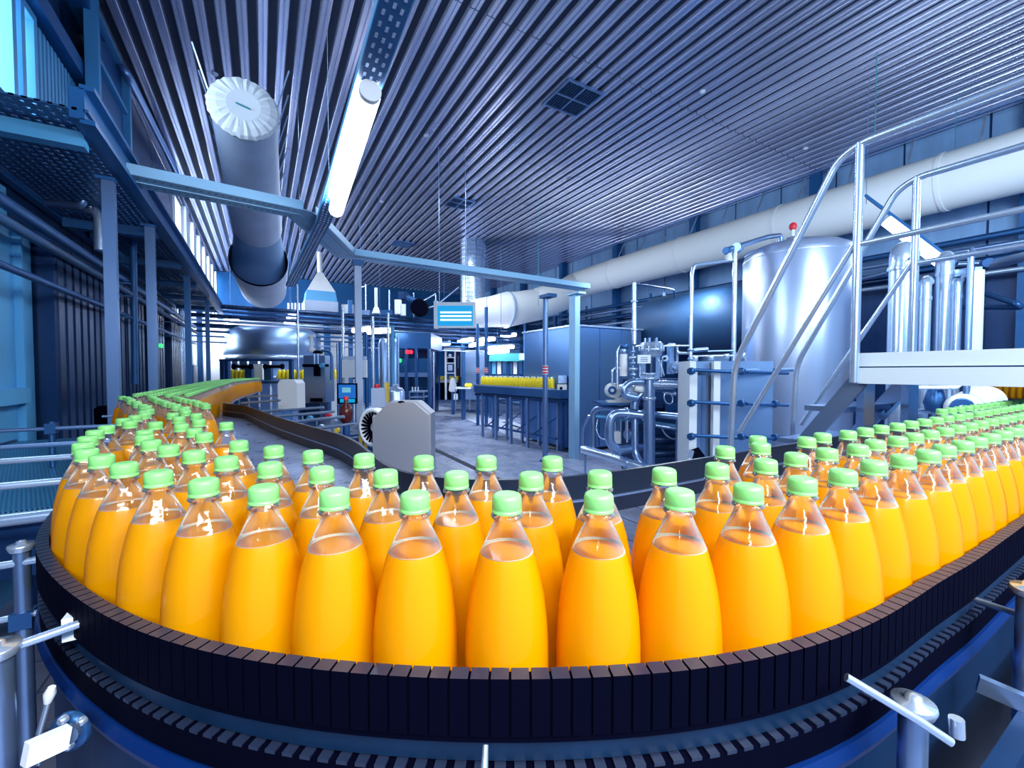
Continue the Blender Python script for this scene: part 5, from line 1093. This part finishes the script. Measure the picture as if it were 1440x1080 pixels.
# far yellow row on its long conveyor
fc = thing('yellow_row_conveyor', 'long dark-sided conveyor on legs with a tight row of yellow bottles', 'conveyor', (4.2, 8, 0))
YA = ad(682, 541, 9.6); YB = ad(783, 546.5, 7.6); ZB = 1.14; YA.z = ZB; YB.z = ZB-.0
dv = (YB-YA).normalized(); sdv = dv.cross(Vector((0, 0, 1)))
MB().beam(YA-dv*.2-Vector((0, 0, .09)), YB+dv*.25-Vector((0, 0, .09)), .34, .15).build('side_frame', steel_d, fc); MB().beam(YA-dv*.2+sdv*.165, YB+dv*.1+sdv*.165, .012, .03).build('guide', steel_l, fc)
MB().beam(YA-dv*.2-Vector((0, 0, .21)), YB+dv*.25-Vector((0, 0, .21)), .30, .06).build('lower_rail', dnavy, fc)
for k in range(5):
    c = YA.lerp(YB, .05+k*.225)
    for sg_ in (-.14, .14):
        q = c+sdv*sg_; MB().box((q.x, q.y, .47), (.05, .05, .94), math.atan2(dv.y, dv.x)).build('leg', steel, fc)
    if k < 4: q = YA.lerp(YB, .05+(k+1)*.225)-sdv*.14; MB().beam((c.x, c.y, .25), (q.x, q.y, .62), .02, .02).build('brace', steel_d, fc)
MB().beam(YA-Vector((0, 0, .9)), YB-Vector((0, 0, .9)), .04, .04).build('foot_rail', steel_d, fc)
L_ = (YB-YA).length; n = min(26, int(L_/.092))
for k in range(n):
    for r_ in (0, 1):
        if r_ and k % 2: continue
        c = YA + dv*(.05+k*L_/n) + sdv*(.09 if r_ == 0 else -.01); o = bpy.data.objects.new('yellow_bottle', yme); COL.objects.link(o); o.location = c; o.location.z = ZB-.015+.001
        tag(o, 'yellow bottle, %s along the %s of the tight row on the far long conveyor' % (ORD[k], 'front' if r_ == 0 else 'back'), 'bottle', 'yellow bottles on the far long conveyor')
        q = bpy.data.objects.new('cap', ycap); COL.objects.link(q); q.parent = o
me_ = thing('conveyor_motor', 'small grey motor boxes at the right end of the yellow row', 'motor', ad(790, 545, 7.6)); pbox(me_, 785, 528, 797, 539, 7.6, .2, steel, 'gearbox'); pbox(me_, 785, 541, 797, 550, 7.5, .2, ductl, 'control_box'); disc(me_, 789, 546, 7.45, 2, .04, gblack, 'knob'); c = ad(791, 552, 7.7); MB().box((c.x, c.y, c.z/2), (.05, .05, c.z)).build('leg', steel_d, me_)
wn = thing('notice_board', 'white notice board with a small red mark behind the round tray post', 'notice board', ad(765, 525, 9.8)); pbox(wn, 753, 516, 779, 530, 10.6, .03, whitep, 'board'); pbox(wn, 756, 519, 758, 523, 10.57, .01, redp, 'red_mark')
c = ad(766, 530, 10.65); MB().tube([(c.x, c.y, 0), (c.x, c.y, c.z)], .03, 8).build('stand', steel_d, wn)
bx = thing('carton_box', 'white box with orange label under the end of the yellow row', 'box', ad(751, 568, 9.6)); pbox(bx, 744, 559, 759, 572, 9.6, .3, whitep, 'body'); pbox(bx, 753, 562, 758, 566, 9.58, .01, yj, 'label_patch')
c = ad(751, 572, 9.75); MB().box((c.x, c.y, c.z/2), (.2, .25, c.z)).build('stand', steel_d, bx)
sp = thing('stool_rack', 'dark low shelf with trays beneath the yellow row', 'rack', ad(720, 570, 9.5)); pbox(sp, 700, 552, 740, 554, 10.2, .4, steel_d, 'shelf'); pbox(sp, 700, 562, 740, 564, 10.2, .4, steel_d, 'shelf'); pbox(sp, 706, 548, 718, 552, 10.1, .3, whitep, 'tray')
for x in (700, 738): q_ = ad(x, 552, 10.3); MB().box((q_.x, q_.y, q_.z/2), (.04, .04, q_.z)).build('leg', steel_d, sp)
